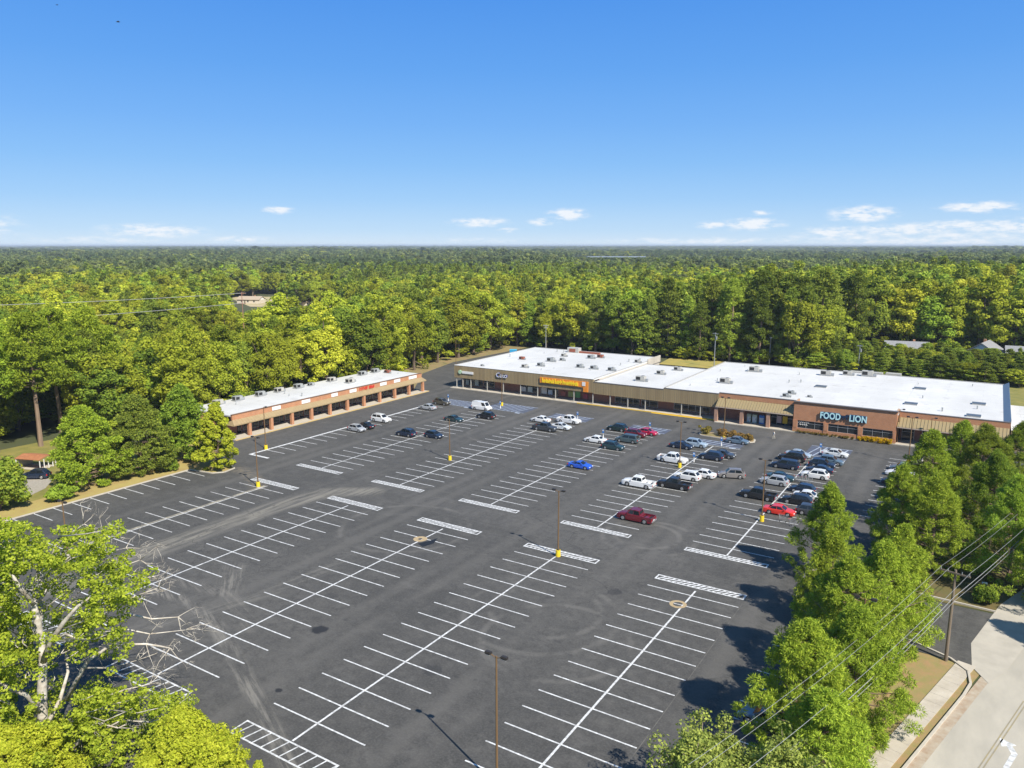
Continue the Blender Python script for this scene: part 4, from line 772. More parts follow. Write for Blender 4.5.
for x, y, rz, lab in [(-22.6, 108.5, .1, 'left one of two shopping carts on the lot in front of the charcoal vehicle'), (-20.9, 107.2, -.4, 'right one of two shopping carts on the lot, nearest the lone pine'), (-24.9, 132.0 - 2.9, 0, 'first of four nested carts in front of the white vehicle, leftmost'), (-24.3, 129.1, 0, 'second of four nested carts in front of the white vehicle'), (-23.7, 129.1, 0, 'third of four nested carts in front of the white vehicle'), (-23.1, 129.1, 0, 'last of four nested carts in front of the white vehicle, rightmost')]:
    ct = copy_tree(ct) if ct else make_cart(); ct.location = (x, y, 0); ct.rotation_euler = (0, 0, rz); ct['label'] = lab; ct['group'] = 'stray shopping carts'

# vent pipes on the roofs
rv = random.Random(5); vp = None
for k in range(34):
    if k < 14: x, y, z, where = rv.uniform(-121, -84), rv.uniform(172, 208), za, 'long left plaza roof'
    elif k < 28: x, y, z, where = rv.uniform(-60, 2), rv.uniform(172, 211), zc, 'grocery roof'
    else: x, y, z, where = rv.uniform(-139, -132), rv.uniform(101, 155), zl, 'brick row roof'
    if vp is None: vp = thing('vent_pipe', '', 'vent pipe'); MB().cyl(0, 0, 0, .55, .11, .11, 10).build('pipe', M_HVACG, vp); MB().cyl(0, 0, .552, .68, .2, .06, 10).build('cap', M_HVACG, vp); o = vp
    else: o = copy_tree(vp)
    o.location = (x, y, z); o.scale = (rv.uniform(.6, 1.3),) * 3; o['label'] = 'small vent pipe standing on the ' + where; o['group'] = 'vent pipes on the ' + where
# dumpster with a bright blue cover behind the left shop unit
t = thing('dumpster', 'bright blue covered dumpster by the service road at the left side of the plaza', 'dumpster', (-146.0, 232, 0), .4)
MB().prism([(-1.2, -.9), (1.2, -.9), (1.2, .9), (-1.2, .9)], 0.1, 1.5).build('bin', mat('bright_blue_bin', (0.03, 0.32, 0.6), 0.5), t); MB().box(-1.25, 1.25, -.95, .95, 1.502, 1.7).build('lid', mat('cyan_lid', (0.08, 0.45, 0.7), 0.5), t)

# ================================================================== VEHICLES
M_TYRE = mat('tyre_rubber', (0.018, 0.018, 0.018), 0.8); M_RIM = mat('alloy_rim', (0.5, 0.5, 0.5), 0.35, 0.7); M_CARGLASS = mat('car_glass', (0.012, 0.016, 0.02), 0.05, 0.0, 0, 1); M_TRIM = mat('black_trim', (0.02, 0.02, 0.02), 0.5)
M_HEAD = mat('headlight_glass', (0.75, 0.77, 0.78), 0.15); M_TAIL = mat('taillight_red', (0.5, 0.02, 0.02), 0.25); M_PLATE = mat('number_plate', (0.6, 0.6, 0.6), 0.5)
def paint(name, c): return mat('paint_' + name, c, 0.32, 0.0, 0, 1, coat=0.6)
def quadpt(A, B, C, D, u, v): return (A.lerp(B, u)).lerp(D.lerp(C, u), v)
SPEC = dict(  # length, width, height, belt, hood z, tail z, windscreen base, roof front, roof rear, rear glass base, axle front, axle rear, wheel r
    sedan=(4.8, 1.84, 1.45, 0.95, 0.82, 0.93, 1.12, .38, -.95, -1.62, 1.40, -1.38, .33), hatch=(4.3, 1.80, 1.52, 0.96, 0.84, 0.98, 1.02, .38, -1.45, -1.92, 1.28, -1.27, .32),
    suv=(4.7, 1.9, 1.68, 1.06, 0.96, 1.06, 1.12, .42, -1.55, -2.16, 1.40, -1.38, .37), bigsuv=(5.1, 2.0, 1.84, 1.14, 1.04, 1.14, 1.28, .62, -1.95, -2.40, 1.56, -1.52, .40),
    minivan=(5.1, 1.98, 1.76, 1.05, 0.92, 1.05, 1.50, .72, -2.1, -2.42, 1.52, -1.52, .35), pickup=(5.75, 2.0, 1.88, 1.16, 1.06, 1.1, 1.28, .74, -.80, -.98, 1.78, -1.72, .40),
    van=(5.3, 2.0, 2.15, 1.15, 1.02, 1.15, 1.95, 1.25, -2.45, -2.58, 1.7, -1.6, .36), coupe=(4.6, 1.86, 1.34, 0.92, 0.8, 0.92, .95, .2, -.6, -1.75, 1.36, -1.36, .34))
def make_car(kind, pm):
    Lc, W, H, belt, hood, tail, xw0, xw1, xr1, xr0, af, ar, wr = SPEC[kind]
    t = thing('parked_car' if kind not in ('pickup', 'van') else ('pickup_truck' if kind == 'pickup' else 'cargo_van'), '', 'car' if kind not in ('pickup', 'van') else ('pickup truck' if kind == 'pickup' else 'van'))
    hl, hw = Lc / 2, W / 2; Ra = wr + 0.07
    xs = sorted(set([-hl, -hl + .06, -hl + .2, hl - .2, hl - .06, hl, xw0, xr0, 0.0] + [a + d * Ra for a in (af, ar) for d in (-1.02, -1, -.85, -.6, -.3, 0, .3, .6, .85, 1, 1.02)]))
    top = lambda x: np.interp(x, [-hl, -hl + .06, -hl + .25, xr0, xw0, hl - .5, hl - .1, hl], [tail - .2, tail - .06, tail, belt, belt, hood, hood - .14, hood - .3])
    if kind == 'pickup': top = lambda x: np.interp(x, [-hl, -hl + .05, xr0 - .08, xr0 - .02, xw0, hl - .5, hl - .1, hl], [.72, .74, .74, belt, belt, hood, hood - .12, hood - .3])
    secs = []
    for x in xs:
        w = hw * (1 - 0.16 * (abs(x) / hl) ** 7); zb = 0.24 + (0.12 if abs(x) > hl - .15 else 0)
        for a in (af, ar):
            if abs(x - a) <= Ra * 1.0001: zb = max(zb, wr + math.sqrt(max(0, Ra ** 2 - (x - a) ** 2)) * 0.98)
        zt = top(x); zs = max(zb + .03, min(zt - .2, .62)); zs2 = max(zs + .02, zt - .06)
        half = [(0, zb), (w * .88, zb), (w * .985, zb + .02), (w, zs), (w * .965, zs2), (w * .87, max(zt, zs2 + .01)), (0, max(zt, zs2 + .01) + .025)]
        secs.append([(x, y, z) for y, z in half] + [(x, -y, z) for y, z in reversed(half[1:-1])])
    b = MB(); n = len(secs[0])
    for s_ in secs: b.v += s_
    for k in range(len(secs) - 1):
        for q in range(n): b.f.append((k * n + q, k * n + (q + 1) % n, (k + 1) * n + (q + 1) % n, (k + 1) * n + q)); b.m.append(0)
    b.f.append(tuple(range(n))); b.f.append(tuple((len(secs) - 1) * n + q for q in reversed(range(n)))); b.m += [0, 0]
    # cabin
    wb, wt = hw * .90, hw * .73; V = Vector
    A0, A1 = V((xw0, wb * .95, belt - .03)), V((xw0, -wb * .95, belt - .03)); B0, B1 = V((xr0, wb * .95, belt - .03)), V((xr0, -wb * .95, belt - .03))
    C0, C1 = V((xw1, wt, H - .03)), V((xw1, -wt, H - .03)); D0, D1 = V((xr1, wt, H - .05)), V((xr1, -wt, H - .05))
    M0, M1 = V(((xw1 + xr1) / 2, wt * 1.03, H)), V(((xw1 + xr1) / 2, -wt * 1.03, H)); N0, N1 = V(((xw0 + xr0) / 2, wb, belt - .03)), V(((xw0 + xr0) / 2, -wb, belt - .03))
    cb = MB()
    for f in ((A0, A1, C1, C0), (B1, B0, D0, D1), (A0, C0, M0, N0), (N0, M0, D0, B0), (A1, N1, M1, C1), (N1, B1, D1, M1), (C0, C1, M1, M0), (M0, M1, D1, D0), (A0, N0, B0, B1, N1, A1)): cb.face(f)
    cme = cb.mesh('cabin', pm); bevel(cme, 0.05, 2)
    bme = b.mesh('body', pm); bm = bmesh.new(); bm.from_mesh(bme); bm.from_mesh(cme)
    bmesh.ops.recalc_face_normals(bm, faces=bm.faces); bm.to_mesh(bme); bm.free()
    bme.polygons.foreach_set('use_smooth', [True] * len(bme.polygons)); bme.set_sharp_from_angle(angle=R(32))
    body = link('body', bme, t)
    def pane(name, A, B, C, D, u0, u1, v0, v1, off=.012):
        pts = [quadpt(A, B, C, D, u, v) for u, v in ((u0, v0), (u1, v0), (u1, v1), (u0, v1))]; nn = (pts[1] - pts[0]).cross(pts[3] - pts[0]).normalized()
        c = sum(pts, V()) / 4; nn = nn if nn.dot(c - V((0, 0, belt))) > 0 else -nn
        g = MB(); o_ = [p + nn * off for p in pts]; i_ = [p - nn * .03 for p in pts]; g.face(o_); g.face(list(reversed(i_)))
        for q in range(4): g.face((o_[q], o_[(q + 1) % 4], i_[(q + 1) % 4], i_[q]))
        return g.build(name, M_CARGLASS, t)
    pane('windscreen', A0, A1, C1, C0, .07, .93, .10, .93); pane('rear_window', B1, B0, D0, D1, .10, .90, .14 if kind != 'pickup' else .3, .88)
    for (a, nn_, b_, c, m_, d) in ((A0, N0, B0, C0, M0, D0), (A1, N1, B1, C1, M1, D1)):
        pane('side_window', a, nn_, m_, c, .2 if kind != 'van' else .12, .96 if kind != 'van' else .55, .12, .88)
        if kind != 'van': pane('side_window', nn_, b_, d, m_, .04, .84 if kind != 'pickup' else .9, .12, .88)
    for a in (af, ar):
        for s_ in (-1, 1):
            g = MB(); y = s_ * (hw - .13); g.tube([(a, y - .11, wr), (a, y - .095, wr), (a, y + .095, wr), (a, y + .11, wr)], [wr - .03, wr, wr, wr - .03], 20); wh = g.build('wheel', M_TYRE, t, True)
            g = MB(); y2 = s_ * (hw - .02); g.tube([(a, y2 - s_ * .01, wr), (a, y2 + s_ * .012, wr)], [wr * .66, wr * .58], 16); g.build('rim', M_RIM, wh)
            g = MB(); g.tube([(a, s_ * (hw - .30), wr), (a, s_ * (hw - .24), wr)], Ra * .99, 16); g.build('wheel_housing', M_TRIM, t) if False else None
    zl = hood - .3
    for s_ in (-1, 1):
        g = MB(); g.box(hl - .22, hl - .02, s_ * hw * .60 - .2, s_ * hw * .60 + .2, zl, zl + .15); link('headlight', bevel(g.mesh('headlight', M_HEAD), .03), t)
        th = .34 if kind in ('suv', 'bigsuv', 'van', 'minivan', 'pickup') else .16; zt_ = (tail if kind != 'pickup' else 1.02) - .12 - th
        g = MB(); g.box(-hl - .015, -hl + .16, s_ * hw * .80 - (.09 if th > .2 else .2), s_ * hw * .80 + (.07 if th > .2 else .12), zt_, zt_ + th); link('taillight', bevel(g.mesh('taillight', M_TAIL), .03), t)
        g = MB(); g.box(xw0 - .32, xw0 - .14, s_ * (hw + .02) - .11, s_ * (hw + .02) + .11, belt - .02, belt + .15); link('wing_mirror', bevel(g.mesh('wing_mirror', pm), .04), t)
    MB().box(hl - .04, hl + .012, -hw * .45, hw * .45, .42, .56).build('grille', M_TRIM, t)
    MB().box(-hl - .012, -hl + .05, -.26, .26, .62, .74).build('number_plate', M_PLATE, t)
    if kind == 'pickup':
        bx0, bx1 = -hl + .02, xr0 - .06
        g = MB(); g.box(bx0, bx1, hw - .13, hw - .03, .70, 1.12); g.box(bx0, bx1, -hw + .03, -hw + .13, .70, 1.12); g.box(bx0, bx0 + .09, -hw + .135, hw - .135, .70, 1.12); g.box(bx1 - .08, bx1, -hw + .135, hw - .135, .70, 1.12)
        link('bed', bevel(g.mesh('bed', pm), .02), t); MB().box(bx0 + .1, bx1 - .09, -hw + .14, hw - .14, .76, .80).build('bed_liner', M_TRIM, t)
        MB().box(-hl - .12, -hl + .0, -hw * .85, hw * .85, .45, .62).build('bumper', M_RIM, t)
    if kind in ('suv', 'bigsuv', 'minivan'):
        for s_ in (-1, 1):
            g = MB(); g.tube([(xw1 - .2, s_ * wt * .9, H - .02), (xw1 - .3, s_ * wt * .9, H + .05), (xr1 + .3, s_ * wt * .9, H + .05), (xr1 + .2, s_ * wt * .9, H - .02)], .022, 6); g.build('roof_rail', M_TRIM, t)
    return t
PC = {'white': (0.72, 0.72, 0.71), 'pearl': (0.60, 0.62, 0.63), 'silver': (0.36, 0.37, 0.38), 'grey': (0.15, 0.16, 0.165), 'black': (0.014, 0.015, 0.017), 'navy': (0.014, 0.024, 0.048), 'blue': (0.02, 0.09, 0.5), 'steelblue': (0.10, 0.15, 0.20), 'teal': (0.018, 0.045, 0.052), 'green': (0.010, 0.026, 0.026), 'tealgrey': (0.06, 0.09, 0.10),
      'maroon': (0.13, 0.008, 0.016), 'crimson': (0.42, 0.012, 0.05), 'red': (0.62, 0.03, 0.015), 'olive': (0.075, 0.065, 0.045), 'charcoal': (0.045, 0.05, 0.056), 'skyblue': (0.30, 0.38, 0.46), 'taupe': (0.20, 0.185, 0.175)}
car_proto = {}
def car(kind, color, x, y, face, label, group='cars parked in the lot', dz=0.0):
    pm = paint(color, PC[color])
    if kind not in car_proto: o = make_car(kind, pm); car_proto[kind] = o
    else: o = copy_tree(car_proto[kind])
    for ch in o.children:
        if ch.name.split('.')[0] in ('body', 'bed', 'wing_mirror'): ch.material_slots[0].link = 'OBJECT'; ch.material_slots[0].material = pm
    o.scale = (.95,) * 3; o.location = (x, y, dz); o.rotation_euler = (0, 0, R(face) + random.uniform(-.02, .02)); o['label'] = label; o['group'] = group
W_, E_ = 180, 0
for a in [('suv', 'olive', -113.7, 147.3, E_, 'dark olive vehicle parked nearest the far end of the brick row'), ('sedan', 'silver', -113.2, 141.0, W_, 'silver sedan beside the dark olive vehicle in the stall row along the brick shops'), ('van', 'white', -101.8, 147.5, E_, 'white cargo van with dark front windows near the script sign'),
          ('suv', 'black', -95.8, 140.5, W_, 'black vehicle parked right in front of the white cargo van'), ('sedan', 'teal', -100.2, 134.1, E_, 'dark teal sedan alone behind the yellow-based lamp post on the left'), ('suv', 'navy', -100.7, 118.2, W_, 'dark navy vehicle with red taillights, left of the dark navy hatchback'),
          ('hatch', 'navy', -94.9, 120.1, E_, 'dark navy hatchback, nose to nose with a navy vehicle on its left'), ('bigsuv', 'white', -113.9, 125.2, E_, 'large white vehicle in front of the middle of the brick shop row'), ('hatch', 'silver', -112.3, 115.8, E_, 'small silver car nearest the camera in the row along the brick shops'), ('sedan', 'black', -112.6, 118.6, W_, 'black car tucked behind the small silver car by the brick shops'),
          ('sedan', 'white', -83.4, 144.1, W_, 'white sedan, leftmost of the white cars below the orange sign'), ('pickup', 'white', -77.6, 146.6, E_, 'white pickup at the hatched bay below the orange sign'), ('pickup', 'charcoal', -78.6, 137.7, E_, 'charcoal pickup below the orange sign'), ('sedan', 'pearl', -76.3, 140.6, E_, 'pearl white car parked just behind the charcoal pickup'),
          ('suv', 'green', -65.4, 145.8, W_, 'dark green vehicle beside the maroon one in front of the brown fascia'), ('suv', 'maroon', -60.1, 143.1, E_, 'maroon vehicle in front of the crimson car'), ('sedan', 'crimson', -58.8, 145.9, E_, 'bright crimson car at the blue hatching'), ('minivan', 'tealgrey', -59.7, 138.1, W_, 'teal grey minivan behind the dark teal vehicle'),
          ('sedan', 'white', -65.1, 134.5, W_, 'white sedan left of the dark teal vehicle'), ('suv', 'teal', -59.8, 131.4, E_, 'dark teal vehicle at the front of the group right of the white sedan'), ('coupe', 'blue', -59.4, 116.8, E_, 'bright blue coupe parked alone among empty stalls'), ('pickup', 'white', -46.9, 129.2, E_, 'white pickup behind the yellow lamp base'),
          ('pickup', 'white', -46.5, 112.6, W_, 'white pickup with open bed, left of the black pickup'), ('pickup', 'black', -41.3, 115.0, W_, 'black pickup next to the white ones in the middle row'), ('suv', 'white', -41.0, 120.5, W_, 'white vehicle directly behind the black pickup'), ('sedan', 'white', -39.3, 123.2, W_, 'white car farthest right behind the black pickup'),
          ('pickup', 'maroon', -40.6, 97.7, W_, 'maroon pickup with dark open bed, nearest the cross aisle'), ('suv', 'skyblue', -46.9, 142.0, E_, 'pale blue vehicle in front of the planted island'), ('sedan', 'navy', -48.9, 139.4, E_, 'navy car left of the pale blue vehicle in front of the planted island'), ('sedan', 'steelblue', -40.7, 148.9, E_, 'steel blue car beside the planted island'),
          ('suv', 'navy', -41.5, 134.8, W_, 'navy vehicle behind the white-posted blue sign'), ('sedan', 'charcoal', -40.1, 137.4, E_, 'charcoal car just behind the navy vehicle near the island'), ('suv', 'taupe', -35.0, 125.6, 200, 'taupe grey vehicle driving along the aisle toward the left'), ('pickup', 'black', -28.3, 117.0, W_, 'black pickup behind the twin-head lamp post'),
          ('suv', 'silver', -27.9, 125.6, W_, 'silver vehicle in the right-hand row, two stalls behind the black pickup'), ('sedan', 'teal', -27.6, 128.6, E_, 'dark teal sedan behind the silver vehicle in the right-hand row'), ('minivan', 'navy', -28.6, 136.3, W_, 'dark navy minivan in the left half of the right-hand row'), ('bigsuv', 'black', -28.6, 141.8, W_, 'large black vehicle behind the navy minivan'), ('sedan', 'skyblue', -28.2, 145.0, E_, 'pale blue sedan behind the large black vehicle'),
          ('sedan', 'pearl', -22.4, 149.2, E_, 'pearl sedan at the store end of the right-hand row'), ('suv', 'navy', -23.1, 140.2, E_, 'navy vehicle in the right half of the right-hand row, behind the white one'), ('suv', 'steelblue', -22.2, 143.2, E_, 'steel blue vehicle between the navy one and the pearl sedan'), ('sedan', 'navy', -22.9, 136.6, W_, 'navy sedan directly behind the white vehicle with the nested carts'), ('suv', 'white', -22.9, 132.9, W_, 'white vehicle with dark windows in the right half of the right-hand row'),
          ('hatch', 'navy', -23.1, 123.9, W_, 'navy hatchback behind the black vehicle near the red car'), ('suv', 'black', -22.6, 117.7, W_, 'black vehicle one stall behind the red car'), ('sedan', 'white', -21.5, 120.7, E_, 'white car half hidden behind the black vehicle near the red car'), ('sedan', 'red', -23.8, 111.5, E_, 'bright red car nearest the pine in the right-hand row'), ('suv', 'charcoal', -19.6, 113.6, E_, 'charcoal vehicle beside the bright red car, half behind the pine'),
          ('sedan', 'white', -10.8, 141.8, W_, 'white car at the edge of the pines on the right'), ('hatch', 'steelblue', -10.8, 145.6, W_, 'steel blue hatchback just behind the white car by the pines'), ('sedan', 'navy', -10.8, 136.2, W_, 'navy car in the shade of the pines on the right'), ('sedan', 'steelblue', -12.6, 59.4, W_, 'steel blue car under the pines near the camera')]: car(*a)
car('suv', 'navy', -135.0, 62.0, 215, 'dark navy vehicle on the driveway by the brown-roofed shed', None)
for i, (x, lab) in enumerate([(-31.8, 'left one of three pale box trailers behind the grocery'), (-27.2, 'middle one of three pale box trailers behind the grocery'), (-22.5, 'right one of three pale box trailers behind the grocery')]):
    if i == 0:
        tr = thing('box_trailer', lab, 'trailer', (x, 240, 0), 0, 'trailers parked behind the grocery'); link('box', bevel(MB().box(-2.0, 2.0, -1.2, 1.2, 0.75, 2.6).mesh('box', M_HVAC), .05), tr)
        for px in (-1.2, 1.2):
            for py in (-1, 1): g = MB(); g.tube([(px, py - .15, .45), (px, py + .15, .45)], .45, 14); g.build('wheel', M_TYRE, tr)
        MB().box(1.2, 1.9, -1.22, -1.204, 1.0, 2.4).build('door', M_GALV, tr)
    else: tr = copy_tree(tr); tr.location = (x, 240 + i, 0); tr['label'] = lab

# ================================================================== PERSON
def make_person(x, y, rz):
    J = {'pelvis': (0, 0, .95), 'waist': (0, 0, 1.08), 'chest': (.02, 0, 1.32), 'neck': (.03, 0, 1.47), 'head0': (.05, 0, 1.55), 'head1': (.06, 0, 1.63), 'head2': (.05, 0, 1.70)}
    V = []; E = []; Rr = []
    def add(p, r, par=None):
        V.append(p); Rr.append(r)
        if par is not None: E.append((par, len(V) - 1))
        return len(V) - 1
    pe = add(J['pelvis'], (.15, .12)); wa = add(J['waist'], (.14, .11), pe); ch = add(J['chest'], (.17, .12), wa); ne = add(J['neck'], (.055, .055), ch); h0 = add(J['head0'], (.075, .085), ne); h1 = add(J['head1'], (.085, .1), h0); add(J['head2'], (.06, .07), h1)
    for s in (-1, 1):
        hp = add((0, s * .10, .88), (.09, .09), pe); kn = add((.16 * s + .05, s * .10, .50), (.06, .06), hp); an = add((.20 * s - .06, s * .10, .10), (.04, .04), kn); add((.20 * s + .10, s * .11, .05), (.045, .035), an)
        sh = add((.0, s * .19, 1.40), (.06, .06), ch); el = add((-.12 * s - .02, s * .25, 1.14), (.045, .045), sh); wr = add((-.16 * s + .10, s * .25, .92), (.03, .03), el); pa = add((-.17 * s + .13, s * .25, .85), (.035, .02), wr)
        for k in range(4): f1 = add((-.17 * s + .115 + .02 * k, s * .25, .79 - .006 * (k % 3)), (.009, .009), pa); add((-.17 * s + .125 + .02 * k, s * .245, .745), (.008, .008), f1)
        th = add((-.17 * s + .17, s * .235, .83), (.01, .01), pa); add((-.17 * s + .18, s * .23, .79), (.009, .009), th)
    me = bpy.data.meshes.new('person_cage'); me.from_pydata(V, E, []); o = bpy.data.objects.new('person_cage', me); COL.objects.link(o)
    sk = o.modifiers.new('skin', 'SKIN'); sk.use_smooth_shade = True; sv = me.skin_vertices[0].data
    for i, r in enumerate(Rr): sv[i].radius = r
    sv[0].use_root = True; ss = o.modifiers.new('sub', 'SUBSURF'); ss.levels = ss.render_levels = 1
    bme = bpy.data.meshes.new_from_object(o.evaluated_get(bpy.context.evaluated_depsgraph_get())); bpy.data.objects.remove(o)
    bme.materials.clear()
    for m_ in (mat('skin', (0.4, 0.24, 0.16), 0.6), mat('white_shirt', (0.75, 0.73, 0.68), 0.9), mat('cream_trousers', (0.58, 0.53, 0.42), 0.9), mat('pale_shoe', (0.4, 0.4, 0.4), 0.7)): bme.materials.append(m_)
    for p in bme.polygons:
        z = p.center.z; arm = abs(p.center.y) > .2
        p.material_index = 0 if (z > 1.46 or (arm and z < 1.16)) else (1 if z > .92 else (3 if z < .09 else 2))
    b = link('person', bme, None, (x, y, 0)); b.rotation_euler = (0, 0, rz)
    g = MB(); hm = bpy.data.meshes.new('hair'); bm = bmesh.new(); bmesh.ops.create_uvsphere(bm, u_segments=14, v_segments=8, radius=.105, matrix=Matrix.Translation((.03, 0, 1.685)) @ Matrix.Diagonal((1.0, .9, .8, 1))); bm.to_mesh(hm); bm.free(); hm.materials.append(mat('brown_hair', (0.05, 0.03, 0.02), 0.7)); link('hair', hm, b)
    for s in (-1, 1): MB().box(.128, .138, s * .035 - .012, s * .035 + .012, 1.618, 1.63).build('eye', M_DARK, b)
    MB().box(.13, .152, -.012, .012, 1.575, 1.61).build('nose', MATS['skin'], b); MB().box(.118, .13, -.022, .022, 1.545, 1.553).build('mouth', mat('lips', (0.3, 0.1, 0.09), 0.6), b)
    return tag(b, 'person in white shirt and pale trousers walking across the lot near the island', 'person')
make_person(-35.4, 156.4, R(200))

# ================================================================== HOUSES, SHED
def house(name, label, x, y, rz, w, d, eave, ridge, roof_m, wall_m, group=None):
    t = thing(name, label, 'house', (x, y, 0), rz, group)
    MB().box(-w, w, -d, d, 0, eave).build('wall', wall_m, t)
    r = MB(); o = .5
    r.face([(-w - o, -d - o, eave - .1), (w + o, -d - o, eave - .1), (w + o, 0, ridge), (-w - o, 0, ridge)]); r.face([(-w - o, 0, ridge), (w + o, 0, ridge), (w + o, d + o, eave - .1), (-w - o, d + o, eave - .1)])
    rf = r.build('roof', roof_m, t); sl = rf.modifiers.new('thickness', 'SOLIDIFY'); sl.thickness = .18; sl.offset = 1
    g = MB()
    for s in (-1, 1): g.face([(s * w * .999, -d, eave - .15), (s * w * .999, d, eave - .15), (s * w * .999, 0, ridge - .12)])
    g.build('gable', M_WHITE, t)
    MB().box(w * .3, w * .3 + .7, .3, 1.0, eave, ridge + .7).build('chimney', M_BRICK, rf)
    for px in (-w * .55, 0, w * .55): wn = MB().box(px - .5, px + .5, -d - .04, -d - .004, 1.0, 2.2).build('window', M_GLASS, t); MB().box(px - .6, px + .6, -d - .08, -d - .041, .88, .99).build('sill', M_WHITE, wn)
    MB().box(-w * .28 - .45, -w * .28 + .45, -d - .05, -d - .004, .1, 2.1).build('door', M_WOOD, t)
    return t
house('house', 'grey-roofed house behind the trees beyond the trailers', -24, 292, R(12), 6.5, 4.2, 3.2, 6.4, M_SHINGLE, M_SIDING)
house('house', 'grey-roofed house with white gable facing left, behind the right part of the grocery', -1.0, 300, R(80), 6.0, 5.0, 3.4, 7.0, M_SHINGLE, M_SIDING)
house('house', 'grey-roofed house at the right edge behind the grocery', 11, 301, R(5), 6, 4.5, 3.0, 6.0, M_SHINGLE, M_SIDING)
t = thing('carport', 'open shed with rusty brown roof and white posts at the left edge of the woods', 'shed', (-141.8, 65.4, 0), R(20), None, .62)
r = MB(); r.face([(-4.2, -3, 3.0), (4.2, -3, 3.0), (4.2, 0, 3.7), (-4.2, 0, 3.7)]); r.face([(-4.2, 0, 3.7), (4.2, 0, 3.7), (4.2, 3, 3.0), (-4.2, 3, 3.0)]); rf = r.build('roof', M_TILE, t); sl = rf.modifiers.new('thickness', 'SOLIDIFY'); sl.thickness = .15
for k, (px, py) in enumerate([(4, -2.8), (4, -1.3), (4, 0.2), (4, 1.7), (4, 2.8), (-4, -2.8), (-4, 2.8)]): MB().box(px - .09, px + .09, py - .09, py + .09, 0, 2.98).build('post', M_WHITE, t)
MB().box(-3.9, -3.7, -2.7, 2.7, 0, 2.95).build('back_wall', M_GALV, t); MB().box(-3.6, 3.6, -2.6, 2.6, 0, .1).build('slab', M_CONC, t)
mb = MB(); mb.face([(x, y, -0.012) for x, y in [(-126.3, 57.0), (-129.5, 55.8), (-136.5, 58.2), (-139, 62.5), (-137, 65.5), (-132, 63.2), (-128, 60)]]); struct('gravel_driveway', mb, mat('gravel', (0.40, 0.36, 0.30), 0.95, 0, 0.7, 3))
for u_, d_, rz_, lab_ in ((252, 520, .4, 'pale-roofed building in the clearing in the left-centre woods, the left one'), (312, 500, 1.2, 'pale-roofed building in the clearing in the left-centre woods, the right one')):
    q_ = (u_ - 512) / FPX; house('house', lab_, FW[0] * d_ + RT[0] * q_ * d_, FW[1] * d_ + RT[1] * q_ * d_, rz_, 8, 4.5, 2.6, 4.6, mat('tan_roof', (0.42, 0.33, 0.24), .8), M_SIDING)
w = house('warehouse', 'very long pale-roofed warehouse far off in the forest', 0, 0, 0, 70, 30, 9.5, 12.0, mat('pale_blue_roof', (0.24, 0.27, 0.30), 0.5), M_HVACG)
WHD = 1850; du = (615 - 512) / FPX; w.location = (FW[0] * WHD + RT[0] * du * WHD, FW[1] * WHD + RT[1] * du * WHD, 0); w.rotation_euler = (0, 0, YAW + .05)

# ================================================================== TREES
def leaf_arrays(C, Rad, n, size, aspect, rng, outw=0.9, upw=0.35, needle=False):
    """Leaf quads spread through clumps: C centres, Rad (k,3) radii, n per clump. Leaves face mostly outward and up."""
    k = len(C); u = rng.normal(size=(k, n, 3)); u /= np.linalg.norm(u, axis=2, keepdims=True)
    rad = rng.uniform(0.45, 1.05, size=(k, n, 1)) ** 0.6
    P = C[:, None, :] + u * rad * Rad[:, None, :]
    nrm = u * outw * 1.3 + rng.normal(size=(k, n, 3)) * 0.42 + np.array([0, 0, upw]); nrm /= np.linalg.norm(nrm, axis=2, keepdims=True)
    P = P.reshape(-1, 3); nrm = nrm.reshape(-1, 3); u = u.reshape(-1, 3)
    t = np.cross(nrm, rng.normal(size=nrm.shape)); t /= np.linalg.norm(t, axis=1, keepdims=True)
    if needle: t = u + 0.4 * rng.normal(size=u.shape); t /= np.linalg.norm(t, axis=1, keepdims=True)
    b = np.cross(nrm, t); b /= np.maximum(np.linalg.norm(b, axis=1, keepdims=True), 1e-6)
    s = size * rng.uniform(0.65, 1.35, size=(len(P), 1))
    V = np.stack([P - t * s * 0.5, P + b * s * 0.5 * aspect + t * s * 0.05, P + t * s * 0.55 - nrm * s * 0.12, P - b * s * 0.5 * aspect + t * s * 0.05], axis=1)
    return V.reshape(-1, 3)
def quads_mesh(name, V, m):
    me = bpy.data.meshes.new(name); nq = len(V) // 4
    me.vertices.add(len(V)); me.vertices.foreach_set('co', V.astype(np.float32).ravel())
    me.loops.add(nq * 4); me.loops.foreach_set('vertex_index', np.arange(nq * 4, dtype=np.int32))
    me.polygons.add(nq); me.polygons.foreach_set('loop_start', np.arange(0, nq * 4, 4, dtype=np.int32)); me.polygons.foreach_set('loop_total', np.full(nq, 4, dtype=np.int32))
    me.update(calc_edges=True)
    for q in (m if isinstance(m, (list, tuple)) else [m]): me.materials.append(q)
    return me
def trunk_mb(h, r, rng, limbs, lean=0.02, n=7):
    mb = MB(); pts = []; x = y = 0.0
    for k in range(6):
        z = h * k / 5; pts.append((x, y, z - (0.3 if k == 0 else 0))); x += rng.normal() * lean * h / 5; y += rng.normal() * lean * h / 5
    mb.tube(pts, [r * 1.25, r, r * .85, r * .68, r * .48, r * .15], n)
    for (p, q, rr) in limbs: mid = (np.array(p) + np.array(q)) / 2 + np.array([0, 0, -0.06 * np.linalg.norm(np.array(q) - np.array(p))]); mb.tube([p, tuple(mid), q], [rr, rr * .7, rr * .25], 5)
    return mb
